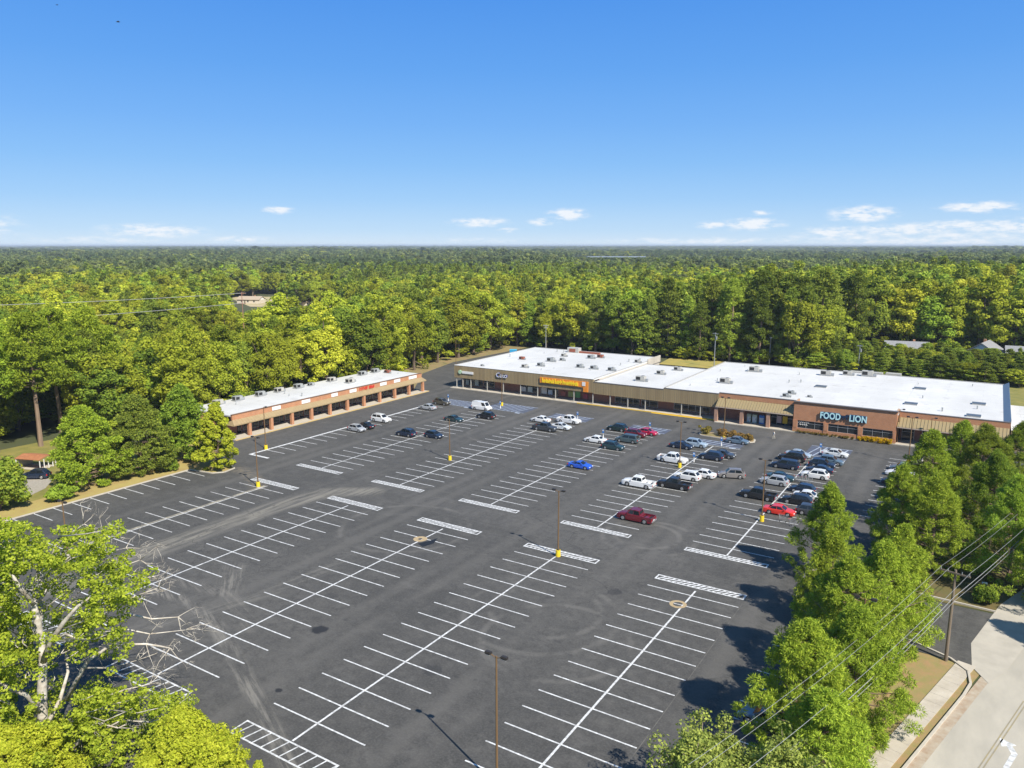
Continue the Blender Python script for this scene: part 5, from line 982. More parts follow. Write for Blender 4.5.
def broadleaf(seed, h, cr, nc, nl, ls, base=0.28, flat=1.0):
    """Rounded crown: clumps on and inside an uneven ellipsoid, with bays between them."""
    rng = np.random.default_rng(seed); C = []; Rd = []
    cz = h * (base + 1) / 2; rz = h * (1 - base) / 2
    lob = rng.normal(size=(9, 3)); lob /= np.linalg.norm(lob, axis=1, keepdims=True); la = rng.uniform(.05, .6, 9)
    while len(C) < nc:
        d = rng.normal(size=3); d /= np.linalg.norm(d); 
        if d[2] < -0.8: continue
        bump = 0.62 + sum(a * max(0, d @ l) ** 5 for a, l in zip(la, lob)); f = rng.uniform(.5, 1) ** .5 * bump
        cl = cr * rng.uniform(.2, .36)
        C.append([d[0] * (cr - cl * .6) * f, d[1] * (cr - cl * .6) * f, cz + d[2] * (rz - cl * .6) * f]); Rd.append([cl, cl, cl * rng.uniform(.6, .85)])
    C, Rd = np.array(C), np.array(Rd); limbs = [((0, 0, h * rng.uniform(base * .8, .6)), tuple(C[i] * .92), .09 * cr / 3) for i in rng.choice(len(C), min(9, len(C)), False)]
    return leaf_arrays(C, Rd, nl, ls, .8, rng), trunk_mb(h * .85, h * .016 + .05, rng, limbs)
def pine(seed, h, cr, nc, nl, ls, base=0.4, shape=0.8, tuft=0.55, needle=True, flatten=.6, asp=.35):
    """Conifer: branch tips in loose whorls, each carrying a tuft of needles."""
    rng = np.random.default_rng(seed); C = []; Rd = []; limbs = []
    for i in range(nc):
        t = rng.uniform(0, 1) ** 0.85; z = h * (base + (1 - base) * t); a = rng.uniform(0, 2 * math.pi)
        prof = (1 - t) ** shape * (0.55 + .45 * min(1, t / .18)) * (1 + .22 * math.sin(3 * a + seed) + .18 * math.sin(z * 2.1 + seed))
        rr = cr * max(prof, .06) * rng.uniform(.35, 1.05) ** .55
        C.append([rr * math.cos(a), rr * math.sin(a), z + rng.normal() * .2]); s = tuft * rng.uniform(.7, 1.3); Rd.append([s, s, s * flatten])
        if i % 4 == 0 and rr > .5: limbs.append(((0, 0, max(.3, z - rr * .25)), (C[-1][0] * .95, C[-1][1] * .95, C[-1][2]), .02 * cr / 2 + .015))
    C += [[0, 0, h - .1], [0, 0, h - .5]]; Rd += [[.25, .25, .5]] * 2
    return leaf_arrays(np.array(C), np.array(Rd), nl, ls, asp, rng, outw=(.34 if needle else .7), upw=.45, needle=needle), trunk_mb(h * .98, h * .013 + .05, rng, limbs)

def make_tree(name, cat, gen, leaf, bark):
    t = thing(name, '', cat); V, tm = gen
    link('crown', quads_mesh('crown', V, leaf), t); link('trunk', tm.mesh('trunk', bark), t); return t
# --- mid-distance kinds, several variants each (about 20 m tall)
KINDS = {}
for v in range(7): KINDS[('broad', v)] = ('broadleaf_tree', broadleaf(10 + v, 19, 5.0 + .3 * (v % 3), 80, 120, .46, .06), L_BROAD, M_BARK)
for v in range(4): KINDS[('autumn', v)] = ('broadleaf_tree', broadleaf(30 + v, 19, 4.8, 72, 115, .46, .06), L_YEL, M_BARK)
for v in range(4): KINDS[('deep', v)] = ('broadleaf_tree', broadleaf(40 + v, 18, 5.0, 80, 120, .46, .04), L_DEEP, M_BARK)
for v in range(4): KINDS[('pine', v)] = ('pine_tree', pine(50 + v, 22, 4.6, 140, 80, .66, .06, .62, 1.0), L_PINE, M_BARKP)
for v in range(3): KINDS[('tallpine', v)] = ('pine_tree', pine(60 + v, 25, 5.4, 125, 90, .66, .16, .5, 1.25), L_PINE, M_BARKP)
proto_tree = {}
def get_proto(key):
    if key not in proto_tree: n, g, lf, bk = KINDS[key]; proto_tree[key] = make_tree(n, 'tree', g, lf, bk); proto_tree[key]['fresh'] = 1
    return proto_tree[key]
def place_tree(key, x, y, rz, s, label, group=None):
    p = get_proto(key)
    if p.get('fresh'): o = p; del p['fresh']
    else: o = copy_tree(p)
    o.location = (x, y, -.05); o.rotation_euler = (0, 0, rz); o.scale = s; o['label'] = label
    if group: o['group'] = group
    elif 'group' in o: del o['group']
    return o

# --- trees one can point at, near the camera
def own_tree(name, gen, leaf, bark, x, y, label, group=None, rz=0.0, cat='tree'):
    t = make_tree(name, cat, gen, leaf, bark); t.location = (x, y, -.03); t.rotation_euler = (0, 0, rz); t['label'] = label
    if group: t['group'] = group
    return t
GR = 'bright green pines between the lot and the road'
lotp = [lambda s, h, cr: pine(s, h * 1.03, cr * 1.27, int(290 * (cr / 4.0) ** 1.6), 150, .34, .04, .66, .50, True, .9, .15)]
for i, (x, y, h, cr, lab) in enumerate([(-13.8, 91.5, 11.0, 3.7, 'yellow-green pine standing alone on the kerb island in front of the red car'), (-11.6, 80.4, 9.6, 3.4, 'bright green pine behind the parked steel blue car, just below the lone kerb-island pine'),
        (-8.4, 69.0, 11.4, 4.6, 'bright green pine with broad crown beside the lot, left of the light pole'), (-9.6, 57.5, 10.3, 4.3, 'bright green pine nearest the camera in the roadside group, above the parked steel blue car'), (-6.2, 76.2, 10.8, 4.0, 'bright green pine beside the wooden utility pole'),
        (-5.6, 84.0, 10.2, 3.6, 'bright green pine beyond the driveway mouth, behind the pine by the utility pole'), (-6.6, 62.0, 10.2, 4.2, 'bright green pine by the concrete pavement, closest to the road'), (-5.2, 117, 13.2, 4.6, 'tall bright pine in front of the right-hand tan awning'),
        (-7.6, 105, 11.0, 3.9, 'bright green pine left of the tall one, shading the right-hand lane'), (-3.6, 101, 11.5, 4.4, 'bright green pine above the shaded driveway, in front of the tall one'), (.8, 123, 13.6, 5.2, 'large darker green pine at the right edge in front of the grocery corner'), (2.4, 112, 12.5, 4.8, 'pine at the right edge standing over the shaded lawn'),
        (4.6, 103, 12, 4.6, 'rightmost pine beside the shaded road'), (-2.0, 132, 12, 4.4, 'green pine between the two tall ones, near the grocery corner'), (5.5, 133, 12.5, 5, 'pine farthest right behind the edge of the photo'), (-6.9, 50.5, 9.2, 3.6, 'low bright pine at the bottom edge by the concrete pavement'), (8.5, 97, 12, 4.2, 'pine across the shaded road at the right edge'), (15.5, 85, 12, 4.6, 'pine right of the road, just outside the photo, shading the driveway apron'), (17, 93.5, 12.5, 4.6, 'pine right of the road, just outside the photo, shading the road beyond the apron')]):
    own_tree('pine_tree', lotp[0](200 + i, h, cr), L_LOT if i not in (10, 11, 12, 14, 17) else L_DEEP, M_BARKP, x, y, lab, GR, i * 1.3)
# dark undergrowth shrubs under the pines are plain low bushes
GLF = 'trees along the left edge of the lot'
own_tree('pine_tree', pine(300, 13.0, 6.6, 330, 140, .42, .05, .55, .8, True, .6, .36), L_TALL, M_BARKP, -123.5, 64.5, 'wide dark pine with branches to the ground beside the gravel driveway', GLF)
own_tree('pine_tree', pine(301, 13.2, 6.0, 300, 140, .42, .05, .55, .8, True, .6, .36), L_PINE, M_BARKP, -122.6, 73.2, 'wide dark pine behind the straw strip, right of the one by the gravel driveway', GLF)
own_tree('pine_tree', pine(302, 13.6, 5.2, 260, 95, .5, .06, .6, .85, True, .5, .4), L_DEEP, M_BARKP, -123.5, 82.5, 'dark green bushy pine just left of the yellow-green tree at the kerb corner', GLF)
own_tree('cypress_tree', pine(303, 11.6, 3.9, 210, 120, .34, .03, .6, .62, False, .7, .6), L_CEDAR, M_BARK, -113.2, 82.0, 'small yellow-green tree on the rounded kerb corner near the brick row', GLF)
own_tree('broadleaf_tree', broadleaf(304, 8.2, 4.6, 120, 80, .45, .02), L_DEEP, M_BARK, -123.0, 51.0, 'round green bush-like tree at the left edge of the frame by the straw strip', GLF)
own_tree('broadleaf_tree', broadleaf(305, 7.0, 3.8, 90, 80, .45, .02), L_BROAD, M_BARK, -128.6, 53.5, 'round green tree behind the bush-like one at the left edge', GLF)
own_tree('broadleaf_tree', broadleaf(306, 9.5, 4.2, 100, 80, .5, .05), L_DEEP, M_BARK, -132, 84.5, 'deep green tree between the dark pines and the near end of the brick row', GLF)
own_tree('shrub', broadleaf(307, 2.6, 2.3, 50, 60, .3, .0), L_DEEP, M_BARK, -119.9, 57.8, 'low spreading shrub on the straw strip in front of the wide dark pine', None, 0, 'shrub')
own_tree('shrub', broadleaf(308, 2.2, 1.7, 40, 60, .3, .0), L_DEEP, M_BARK, -119.6, 77.0, 'low green shrub on the straw strip near the kerb corner', None, 0, 'shrub')
GT = 'tall bare-trunked pines at the left'
for i, (x, y, h, cr, b, lab) in enumerate([(-163.7, 81.2, 26, 6.2, .42, 'tall pine with long bare pale trunk, right one of the pair above the brown-roofed shed'), (-156.4, 73.4, 26, 5.6, .45, 'tall pine with long bare pale trunk just behind the brown-roofed shed'), (-158.5, 66.5, 25.5, 5.8, .42, 'tall bare-trunked pine left of the shed, second from the left edge'), (-152, 55, 24, 5.6, .38, 'tall bare-trunked pine at the very left edge'), (-170, 92, 25, 6, .36, 'tall pine right of the pair above the shed, with lower branches')]):
    own_tree('pine_tree', pine(320 + i, h, cr, 150, 130, .55, b, .42, 1.25, True, .6, .36), L_TALL, M_BARKP, x, y, lab, GT, i)
own_tree('cypress_tree', pine(330, 8.3, 4.5, 460, 230, .19, .02, .62, .5, False, .8, .6), L_CEDAR, M_BARK, -43.0, 26.9, 'bright lime-yellow bushy evergreen at the bottom left, right of the white-barked tree')
own_tree('cypress_tree', pine(331, 6.2, 4.2, 300, 200, .19, .02, .5, .55, False, .8, .6), L_CEDAR, M_BARK, -54.5, 21.0, 'bright lime-green evergreen under the white-barked tree at the bottom edge')

# --- the olive tree at the bottom right with pale branches
def branchy(seed, h, spread, nlimb, twigs, leafn, ls, bark, leaf, trunk_r, clump=.5, clump_keep=1.0):
    rng = np.random.default_rng(seed); mb = MB(); C = []
    mb.tube([(0, 0, -.3), (.1, .05, h * .2), (0, .1, h * .38)], [trunk_r * 1.3, trunk_r, trunk_r * .85], 9)
    for i in range(nlimb):
        a = 2 * math.pi * i / nlimb + rng.normal() * .3; r = spread * rng.uniform(.55, 1); z0 = h * rng.uniform(.3, .45); z1 = h * rng.uniform(.62, 1.0)
        p0 = np.array([0, .05, z0]); p3 = np.array([r * math.cos(a), r * math.sin(a), z1]); p1 = p0 + (p3 - p0) * .35 + np.array([0, 0, .12 * h]) + rng.normal(size=3) * .15; p2 = p0 + (p3 - p0) * .7 + np.array([0, 0, .1 * h]) + rng.normal(size=3) * .2
        mb.tube([p0, p1, p2, p3], [trunk_r * .55, trunk_r * .4, trunk_r * .22, .03], 6)
        for k in range(twigs):
            t = rng.uniform(.25, 1); b0 = (p1 * (1 - t) + p2 * t) if t < .7 else (p2 * (1 - t) + p3 * t); q = b0 + rng.normal(size=3) * np.array([.16, .16, .12]) * spread + np.array([0, 0, .05 * h])
            mb.tube([b0, (b0 + q) / 2 + rng.normal(size=3) * .08, q], [.045, .03, .012], 4)
            if rng.uniform() < clump_keep: C.append(q)
            if rng.uniform() < .6 * clump_keep: C.append((b0 + q) / 2 + rng.normal(size=3) * .25)
        if rng.uniform() < clump_keep: C.append(p3)
    C = np.array(C); Rd = np.tile(rng.uniform(.7, 1.35, size=(len(C), 1)) * clump, (1, 3)) * np.array([1, 1, .7])
    return leaf_arrays(C, Rd, leafn, ls, .75, rng, .6, .3), mb
own_tree('broadleaf_tree', branchy(340, 8.3, 4.5, 17, 22, 100, .19, M_BARKP, L_OLIVE, .22, .70), L_OLIVE, mat('grey_branch_bark', (0.36, 0.29, 0.21), 0.9, 0, .6, 3), -10.7, 42.6, 'olive-green tree with visible grey branches at the bottom right of the frame')

# --- the white-barked sycamore at the bottom left, with bare branches reaching over the lot
def sycamore():
    rng = np.random.default_rng(77); mb = MB(); C = []; bx, by = -59.4, 25.4
    def W(u, v, dz):   # a crown point seen at (u, v), dz metres nearer or farther than the trunk along the view
        a = (u - 512) / FPX; b_ = -(v - 384) / FPX; hh = math.cos(PITCH) + b_ * math.sin(PITCH); zz = -math.sin(PITCH) + b_ * math.cos(PITCH)
        t_ = (53.2 + dz) / hh; q = (FW * hh + RT * a) * t_
        return np.array([q[0] - bx, q[1] - by, CAM_H + zz * t_])
    def limb(pts, r0, r1, n=7): 
        R_ = np.linspace(r0, r1, len(pts)); mb.tube([tuple(p) for p in pts], list(R_), n)
    def twigs(p, d, n, L_, r, depth=2):
        for _ in range(n):
            q = p + (d * .55 + rng.normal(size=3) * .55) * L_ * rng.uniform(.5, 1.1); mb.tube([p, (p + q) / 2 + rng.normal(size=3) * .06 * L_, q], [r, r * .7, r * .3], 4)
            if depth: twigs(q, d, 3, L_ * .5, r * .5, depth - 1)
    tr = [np.array([0, 0, -.3]), W(43, 728, 0), W(42, 690, 0), W(43, 655, .3), W(38, 625, .2), W(33, 600, -.3)]
    limb(tr, .42, .22, 10)
    limb([W(43, 662, .2), W(52, 640, -.5), W(64, 622, -1.0), W(78, 606, -1.2), W(92, 596, -1.2)], .26, .07); limb([W(52, 642, -.5), W(66, 634, -1.4), W(76, 638, -2.0)], .13, .05)
    limb([W(38, 628, .2), W(41, 605, 1.2), W(40, 585, 2.0), W(44, 560, 3.0)], .24, .08)
    limb([W(34, 604, -.3), W(20, 588, -1), W(12, 575, -1.6), W(-4, 568, -2)], .2, .06)
    limb([W(40, 590, 1.6), W(15, 592, 2.4), W(2, 585, 3), W(-16, 580, 3.4)], .12, .05)
    limb([W(43, 715, 0), W(26, 695, -1.2), W(12, 690, -2), W(-10, 676, -2.6)], .2, .07)
    limb([W(44, 730, 0), W(60, 700, 1.2), W(68, 672, 2.0), W(66, 655, 2.4)], .2, .08)
    # right-hand limbs, bare at the tips
    bare = [([W(66, 700, 1.2), W(88, 660, 1.4), W(112, 645, 1.8), W(146, 644, 2.2), W(170, 648, 2.5)], .15), ([W(92, 610, 2.2), W(104, 600, 2.6), W(128, 614, 3.0), W(152, 619, 3.4), W(178, 617, 3.6)], .12),
            ([W(92, 625, 2.2), W(112, 608, 2.8), W(136, 596, 3.2), W(158, 588, 3.4)], .10), ([W(64, 650, 2.4), W(88, 622, 2.2), W(94, 606, 2.2), W(98, 592, 2.4)], .13), ([W(102, 585, 3.0), W(104, 560, 3.6), W(108, 540, 4.0)], .06), ([W(112, 602, 2.8), W(132, 582, 3.3), W(150, 577, 3.6)], .08),
            ([W(50, 560, 4), W(56, 545, 4.2), W(72, 532, 4.6), W(84, 524, 5)], .07), ([W(62, 760, -1), W(80, 740, -1.6), W(96, 722, -1.8), W(118, 728, -2)], .15), ([W(92, 610, 2.2), W(116, 628, 1.8), W(96, 632, 1.6)], .08)]
    bare += [([W(70, 720, 1.5), W(98, 700, 1.8), W(124, 690, 2.2), W(150, 684, 2.6)], .10), ([W(60, 600, 2.5), W(84, 580, 3), W(112, 570, 3.4), W(140, 560, 3.8)], .09), ([W(96, 640, 2), W(120, 628, 2.4), W(150, 634, 2.8), W(185, 630, 3.2)], .08),
             ([W(80, 668, 1.8), W(110, 668, 2.1), W(138, 660, 2.4)], .07), ([W(86, 560, 3.4), W(108, 552, 3.8), W(126, 548, 4.2)], .06), ([W(96, 735, -1), W(122, 720, -1.2), W(150, 722, -1.5), W(172, 716, -1.7)], .09)]
    for pts, r in bare:
        r *= 1.3
        limb(pts, r, r * .22, 6); d = (pts[-1] - pts[-2]); d /= np.linalg.norm(d)
        for k in range(1, len(pts)): twigs(pts[k], d, 2 if k < len(pts) - 1 else 4, 1.5, .036)
    # leaf clusters: dense on the left and below, thin toward the right
    n = 0
    while n < 1450:
        u, v = rng.uniform(-60, 190), rng.uniform(522, 800); dz = rng.normal() * 2.6
        wd = (112 if v < 605 else 92) if v < 690 else 170
        e = ((u - 30) / wd) ** 2 + ((v - 645) / (132 if v < 690 else 175)) ** 2 + .55 * math.sin(u * .11 + 1.3 * math.sin(v * .07)) * math.sin(v * .095 + dz); u += 6
        if e > 1.0 + rng.uniform(-.25, .1): continue
        dens = .95 if (u < 30) else .55
        if v > 690: dens = .95 if u < 110 else .6
        if u > 70 and v < 690: dens = .42 if v > 585 else .75
        if 14 < u < 78 and 572 < v < 722 and dz < 2.2: dens *= .10
        if u > 66 and 640 < v < 690: dens = .10
        if rng.uniform() > dens: continue
        C.append(W(u, v, dz)); n += 1
    C = np.array(C); Rd = np.tile(rng.uniform(.35, .75, size=(len(C), 1)), (1, 3)) * np.array([1, 1, .7])
    for i in range(0, len(C), 5):
        p = C[i]; q = np.array([p[0] * .5, p[1] * .5, p[2] - 1.4]);
        if p[2] < 5: continue
        mb.tube([q, (p + q) / 2 + rng.normal(size=3) * .3, p], [.06, .04, .015], 4)
    t = thing('sycamore_tree', 'pale-barked sycamore with bare white branches reaching over the lot at the bottom left', 'tree', (bx, by, 0))
    link('crown', quads_mesh('crown', leaf_arrays(C, Rd, 72, .19, .85, rng, .6, .35), L_SYC), t); link('trunk', mb.mesh('trunk', M_BARKW, True), t)
sycamore()

# --- shrubs and flowers
gs_ = 'bronze shrubs on the planted island'
for i, (x, y, h, lab) in enumerate([(-48.4, 153.0, 1.7, 'bronze-green shrub at the left end of the planted island'), (-44.8, 152.6, 1.6, 'bronze-green shrub second from the left on the planted island'), (-42.6, 152.5, 1.5, 'bronze-green shrub in the middle of the planted island'), (-41.0, 152.3, 1.4, 'bronze-green shrub second from the right on the planted island'), (-39.4, 152.2, 1.4, 'bronze-green shrub at the right end of the planted island')]):
    own_tree('shrub', broadleaf(400 + i, h * 1.2, 1.3, 38, 46, .2, .0), L_SHRUB, M_BARK, x, y, lab, gs_, i, 'shrub')
def bed(name, label, cat, x0, x1, y, w, h, leaf, seed, n, ls=.16):
    rng = np.random.default_rng(seed); C = np.stack([rng.uniform(x0, x1, n), y + rng.uniform(-w, w, n), rng.uniform(.2, h, n)], 1); Rd = np.tile([[.3, .3, .25]], (n, 1))
    o = link(name, quads_mesh(name, leaf_arrays(C, Rd, 34, ls, .8, rng), leaf)); tag(o, label, cat)
bed('flower_hedge', 'long bed of yellow flowers below the right window of the orange brick front', 'flower bed', -20.6, -14.6, 164.2, .5, 1.0, L_FLOWER, 5, 120)
bed('low_hedge', 'sparse low brown-green planting below the left and middle grocery windows', 'hedge', -32.5, -21.5, 164.35, .3, .45, L_SHRUB, 6, 60)
for i, (x, y, h, cr, lab) in enumerate([(-3.5, 150, 3.2, 2.4, 'dark shrub below the tall pines near the grocery corner'), (2.5, 90.5 + 4, 2.0, 1.6, 'low dark shrub on the shaded lawn beside the driveway')]): own_tree('shrub', broadleaf(420 + i, h, cr, 40, 50, .3, 0), L_DEEP, M_BARK, x, y, lab, None, i, 'shrub')
# fire hydrant-like white posts on the shaded lawn: a mailbox post
t = thing('mailbox', 'white mailbox on a post on the shaded lawn beyond the driveway', 'mailbox', (2.2, 97.5, -.03)); MB().box(-.06, .06, -.06, .06, 0, 1.0).build('post', M_WHITE, t); g = MB(); g.tube([(-.28, 0, 1.12), (.28, 0, 1.12)], .14, 12); g.build('box', M_WHITE, t)

# ================================================================== FOREST
def hash2(x, y, f, s): return .5 + .25 * (np.sin(x * f + 1.7 * np.sin(y * f * .7 + s)) + np.sin(y * f * 1.13 + 2.1 * np.sin(x * f * .61 + s * 1.9)))
def cleared(x, y):
    c = (x > -122) & (y < 236.5) & (x < 60); c |= (x > -147) & (y > 86) & (y < 160.5)
    xl = np.interp(y, [158, 181, 205, 246], [-143, -153, -158, -157]); c |= (x > xl + 1.5) & (y > 158) & (y < 248)
    c |= (x > -152) & (x < -122) & (y > 47) & (y < 90); c |= (x > -170) & (x < -122) & (y > 58) & (y < 84); c |= (x > -122.5) & (x < -100) & (y > 47) & (y < 90); c |= (x > -122) & (x < 30) & (y < 30)
    c |= (x > -158) & (y > 230) & (y < 251)
    a_ = x * RT[0] + y * RT[1]; b_ = x * FW[0] + y * FW[1]; u = 512 + FPX * a_ / np.maximum(b_, 1); c |= (u > 228) & (u < 346) & (b_ > 385) & (b_ < 610) & (hash2(x, y, .05, 1.1) < .74)
    for hx, hy, r in ((-24, 290, 11), (-1, 297, 11), (11, 298, 11)): c |= (x - hx) ** 2 + (y - hy) ** 2 < r * r
    return c
def wedge(d0, d1, sp, half=43):
    n = int(2 * d1 / sp); gx, gy = np.meshgrid(np.arange(-n, n + 1) * sp * .5, np.arange(0, n + 1) * sp * .5) if False else (None, None)
    xs = np.arange(-d1, d1, sp); ys = np.arange(0, d1, sp); A, B = np.meshgrid(xs, ys); A = A + (np.arange(len(ys)) % 2)[:, None] * sp * .5
    A = (A + RNG.uniform(-.42, .42, A.shape) * sp).ravel(); B = (B + RNG.uniform(-.42, .42, B.shape) * sp).ravel()   # A along right, B along forward
    d = np.hypot(A, B); k = (d >= d0) & (d < d1) & (np.abs(np.degrees(np.arctan2(A, B))) < half)
    A, B = A[k], B[k]; X = RT[0] * A + FW[0] * B; Y = RT[1] * A + FW[1] * B
    return X, Y
def height_at(X, Y):
    d = np.hypot(X, Y); h = np.where(X < -120, 18.5, 22.0)
    h = h + np.clip((X + 115) / 40, 0, 1) * np.clip((Y - 240) / 20, 0, 1) * np.clip((900 - d) / 500, 0, 1) * 5.0
    h = h + 4.5 * (hash2(X, Y, .021, .3) - .5) + RNG.normal(0, 2.3, X.shape).clip(-4.5, 4.5)
    small = (X > -46) & (Y > 236) & (Y < 292) | (X > -37) & (Y > 280) & (Y < 304); h = np.where(small, RNG.uniform(5.0, 8.2, X.shape), h)
    # lower growth under and before the power line, and round a small clearing
    a_ = X * RT[0] + Y * RT[1]; b_ = X * FW[0] + Y * FW[1]; u = 512 + FPX * a_ / np.maximum(b_, 1)
    h = np.where((u > 80) & (u < 262) & (b_ > 150) & (b_ < 268), np.minimum(h, CAM_H - b_ * 82 / FPX + RNG.uniform(-1.5, .5, X.shape)), h)
    h = np.where((u > 225) & (u < 350) & (b_ > 262) & (b_ < 470), np.clip(np.minimum(h, CAM_H - b_ * 64 / FPX + RNG.uniform(-2, 1, X.shape)), 4, 40), h)
    return h
def kinds_at(X, Y):
    d = np.hypot(X, Y); r = RNG.uniform(size=X.shape); p = hash2(X, Y, .009, 2.2); q = hash2(X, Y, .021, 4.1)
    pinep = np.clip(.10 + .9 * (p - .52) * 2, .05, .85); back = (X > -105) & (Y > 236) & (Y < 296); pinep = np.where(back, .86, pinep); pinep = np.where(d > 700, np.clip(pinep + .25, 0, .9), pinep)
    aut = np.clip((q - .45) * 1.4, .04, .6); u = 512 + FPX * (X * RT[0] + Y * RT[1]) / np.maximum(X * FW[0] + Y * FW[1], 1); yl = (u < 190) & (d > 400) & (d < 600) | (u > 430) & (Y > 296) & (d > 300) & (d < 560); aut = np.where(yl, .62, aut); pinep = np.where(yl, .12, pinep); near_ = (X < -130) & (d < 330); aut = np.where(near_, np.minimum(aut, .16), aut); aut = np.where(back, .05, aut); aut = np.where(d > 800, aut * .7, aut)
    return np.where(r < pinep, 0, np.where(r < pinep + (1 - pinep) * aut, 2, np.where(r < pinep + (1 - pinep) * (aut + .25), 3, 1)))   # 0 pine 1 broad 2 autumn 3 deep
X, Y = wedge(60, 720, 5.9, 45); x2, y2 = wedge(225, 300, 4.6, 45); q = (x2 > -46) & (y2 > 237) & (y2 < 286); X, Y = np.r_[X, x2[q]], np.r_[Y, y2[q]]; k = ~cleared(X, Y)
lx0, ly0, lx1, ly1 = -262, 232, -270, 60
X, Y = X[k], Y[k]
H_, K_ = height_at(X, Y), kinds_at(X, Y)
# choose the trees that show largest as things of their own: walk outward and measure what each adds above the skyline so far
A = X * RT[0] + Y * RT[1]; B = X * FW[0] + Y * FW[1]; D = np.hypot(A, B); order = np.argsort(D)
sky = np.full(400, 900.0); score = np.zeros(len(X)); cp, spp = math.cos(PITCH), math.sin(PITCH)
def py(d, z): yc = d * spp + (z - CAM_H) * cp; zc = d * cp - (z - CAM_H) * spp; return 384 - FPX * yc / zc
for i in order:
    if B[i] < 20: continue
    u = 512 + FPX * A[i] / (B[i] * cp + (CAM_H - 10) * spp); ru = FPX * 4.6 / B[i]
    a, b = int((u - ru) / 3), int((u + ru) / 3) + 1
    if b < 0 or a >= 342: continue
    a, b = max(a, 0), min(b, 342); t, bt = py(B[i], H_[i]), py(B[i], 1.0)
    seg = np.minimum(sky[a:b], bt); score[i] = np.clip(seg - t, 0, None).sum(); sky[a:b] = np.minimum(sky[a:b], t + ru * .35)
names = {0: ['pine', 'tallpine'], 1: ['broad'], 2: ['autumn'], 3: ['deep']}
NV = {'broad': 7, 'autumn': 4, 'deep': 4, 'pine': 4, 'tallpine': 3}
BASEH = {'broad': 19, 'autumn': 19, 'deep': 18, 'pine': 22, 'tallpine': 25}
chosen = np.argsort(-score)[:262]; ch = np.zeros(len(X), bool); ch[chosen] = True
def zone(x, y):
    if x > -46 and y < 304 and (y < 292 or x > -37): return 'small %s in front of the houses behind the grocery'
    if x > -105 and 236 < y < 300: return 'tall %s in the dark wall of trees behind the plaza'
    if y >= 300 and x > -120: return '%s in the forest well behind the plaza'
    if x < -120 and y > 160 and x > -190: return '%s in the woods beside the service road left of the plaza'
    if x < -140 and 86 <= y <= 160 and x > -200: return '%s in the woods directly behind the brick shop row'
    if y < 86: return '%s in the woods at the left edge behind the shed'
    return '%s in the forest beyond the brick shop row'
KN = {'pine': 'dark green pine', 'tallpine': 'open-crowned pine', 'broad': 'rounded green broadleaf tree', 'autumn': 'yellowing broadleaf tree', 'deep': 'deep green broadleaf tree'}
var = RNG.integers(0, 1000, len(X)); pick = RNG.uniform(size=len(X)); rot = RNG.uniform(0, 6.28, len(X)); wid = RNG.uniform(.9, 1.3, len(X))
def key_of(i):
    n = names[int(K_[i])]; nm = n[0] if len(n) == 1 or pick[i] < (.8 if X[i] > -120 else .45) else n[1]
    return nm, int(var[i] % NV[nm])
for i in chosen:
    nm, v = key_of(i); s = H_[i] / BASEH[nm]; w_ = max(s, .62) * wid[i] if H_[i] < 12 else s * wid[i]
    lab = zone(X[i], Y[i]) % KN[nm]; place_tree((nm, v), X[i], Y[i], rot[i], (w_, w_, s), lab, lab)

# the rest of the forest reads as one mass
LOD = []
hidden = bpy.data.collections.new('forest_kinds')
def lod(gen, leaf, bark, base):
    V, tm = gen; me = quads_mesh('forest_kind', V, [leaf]); o = bpy.data.objects.new('forest_kind_%02d' % len(LOD), me); hidden.objects.link(o); LOD.append(base)
for v in range(3): lod(broadleaf(500 + v, 19, 5.2, 46, 44, .85, .1), L_BROAD, None, 19)
for v in range(2): lod(broadleaf(510 + v, 19, 5.0, 44, 44, .85, .2), L_YEL, None, 19)
for v in range(2): lod(broadleaf(520 + v, 18, 5.2, 46, 44, .85, .15), L_DEEP, None, 18)
for v in range(3): lod(pine(530 + v, 22, 4.5, 60, 34, 1.25, .2, .72, 1.25), L_PINE, None, 22)
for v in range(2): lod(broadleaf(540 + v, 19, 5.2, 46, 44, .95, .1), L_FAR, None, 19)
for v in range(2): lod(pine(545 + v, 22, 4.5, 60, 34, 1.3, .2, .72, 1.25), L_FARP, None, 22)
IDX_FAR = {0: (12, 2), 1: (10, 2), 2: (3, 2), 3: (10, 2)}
IDX = {0: (7, 3), 1: (0, 3), 2: (3, 2), 3: (5, 2)}
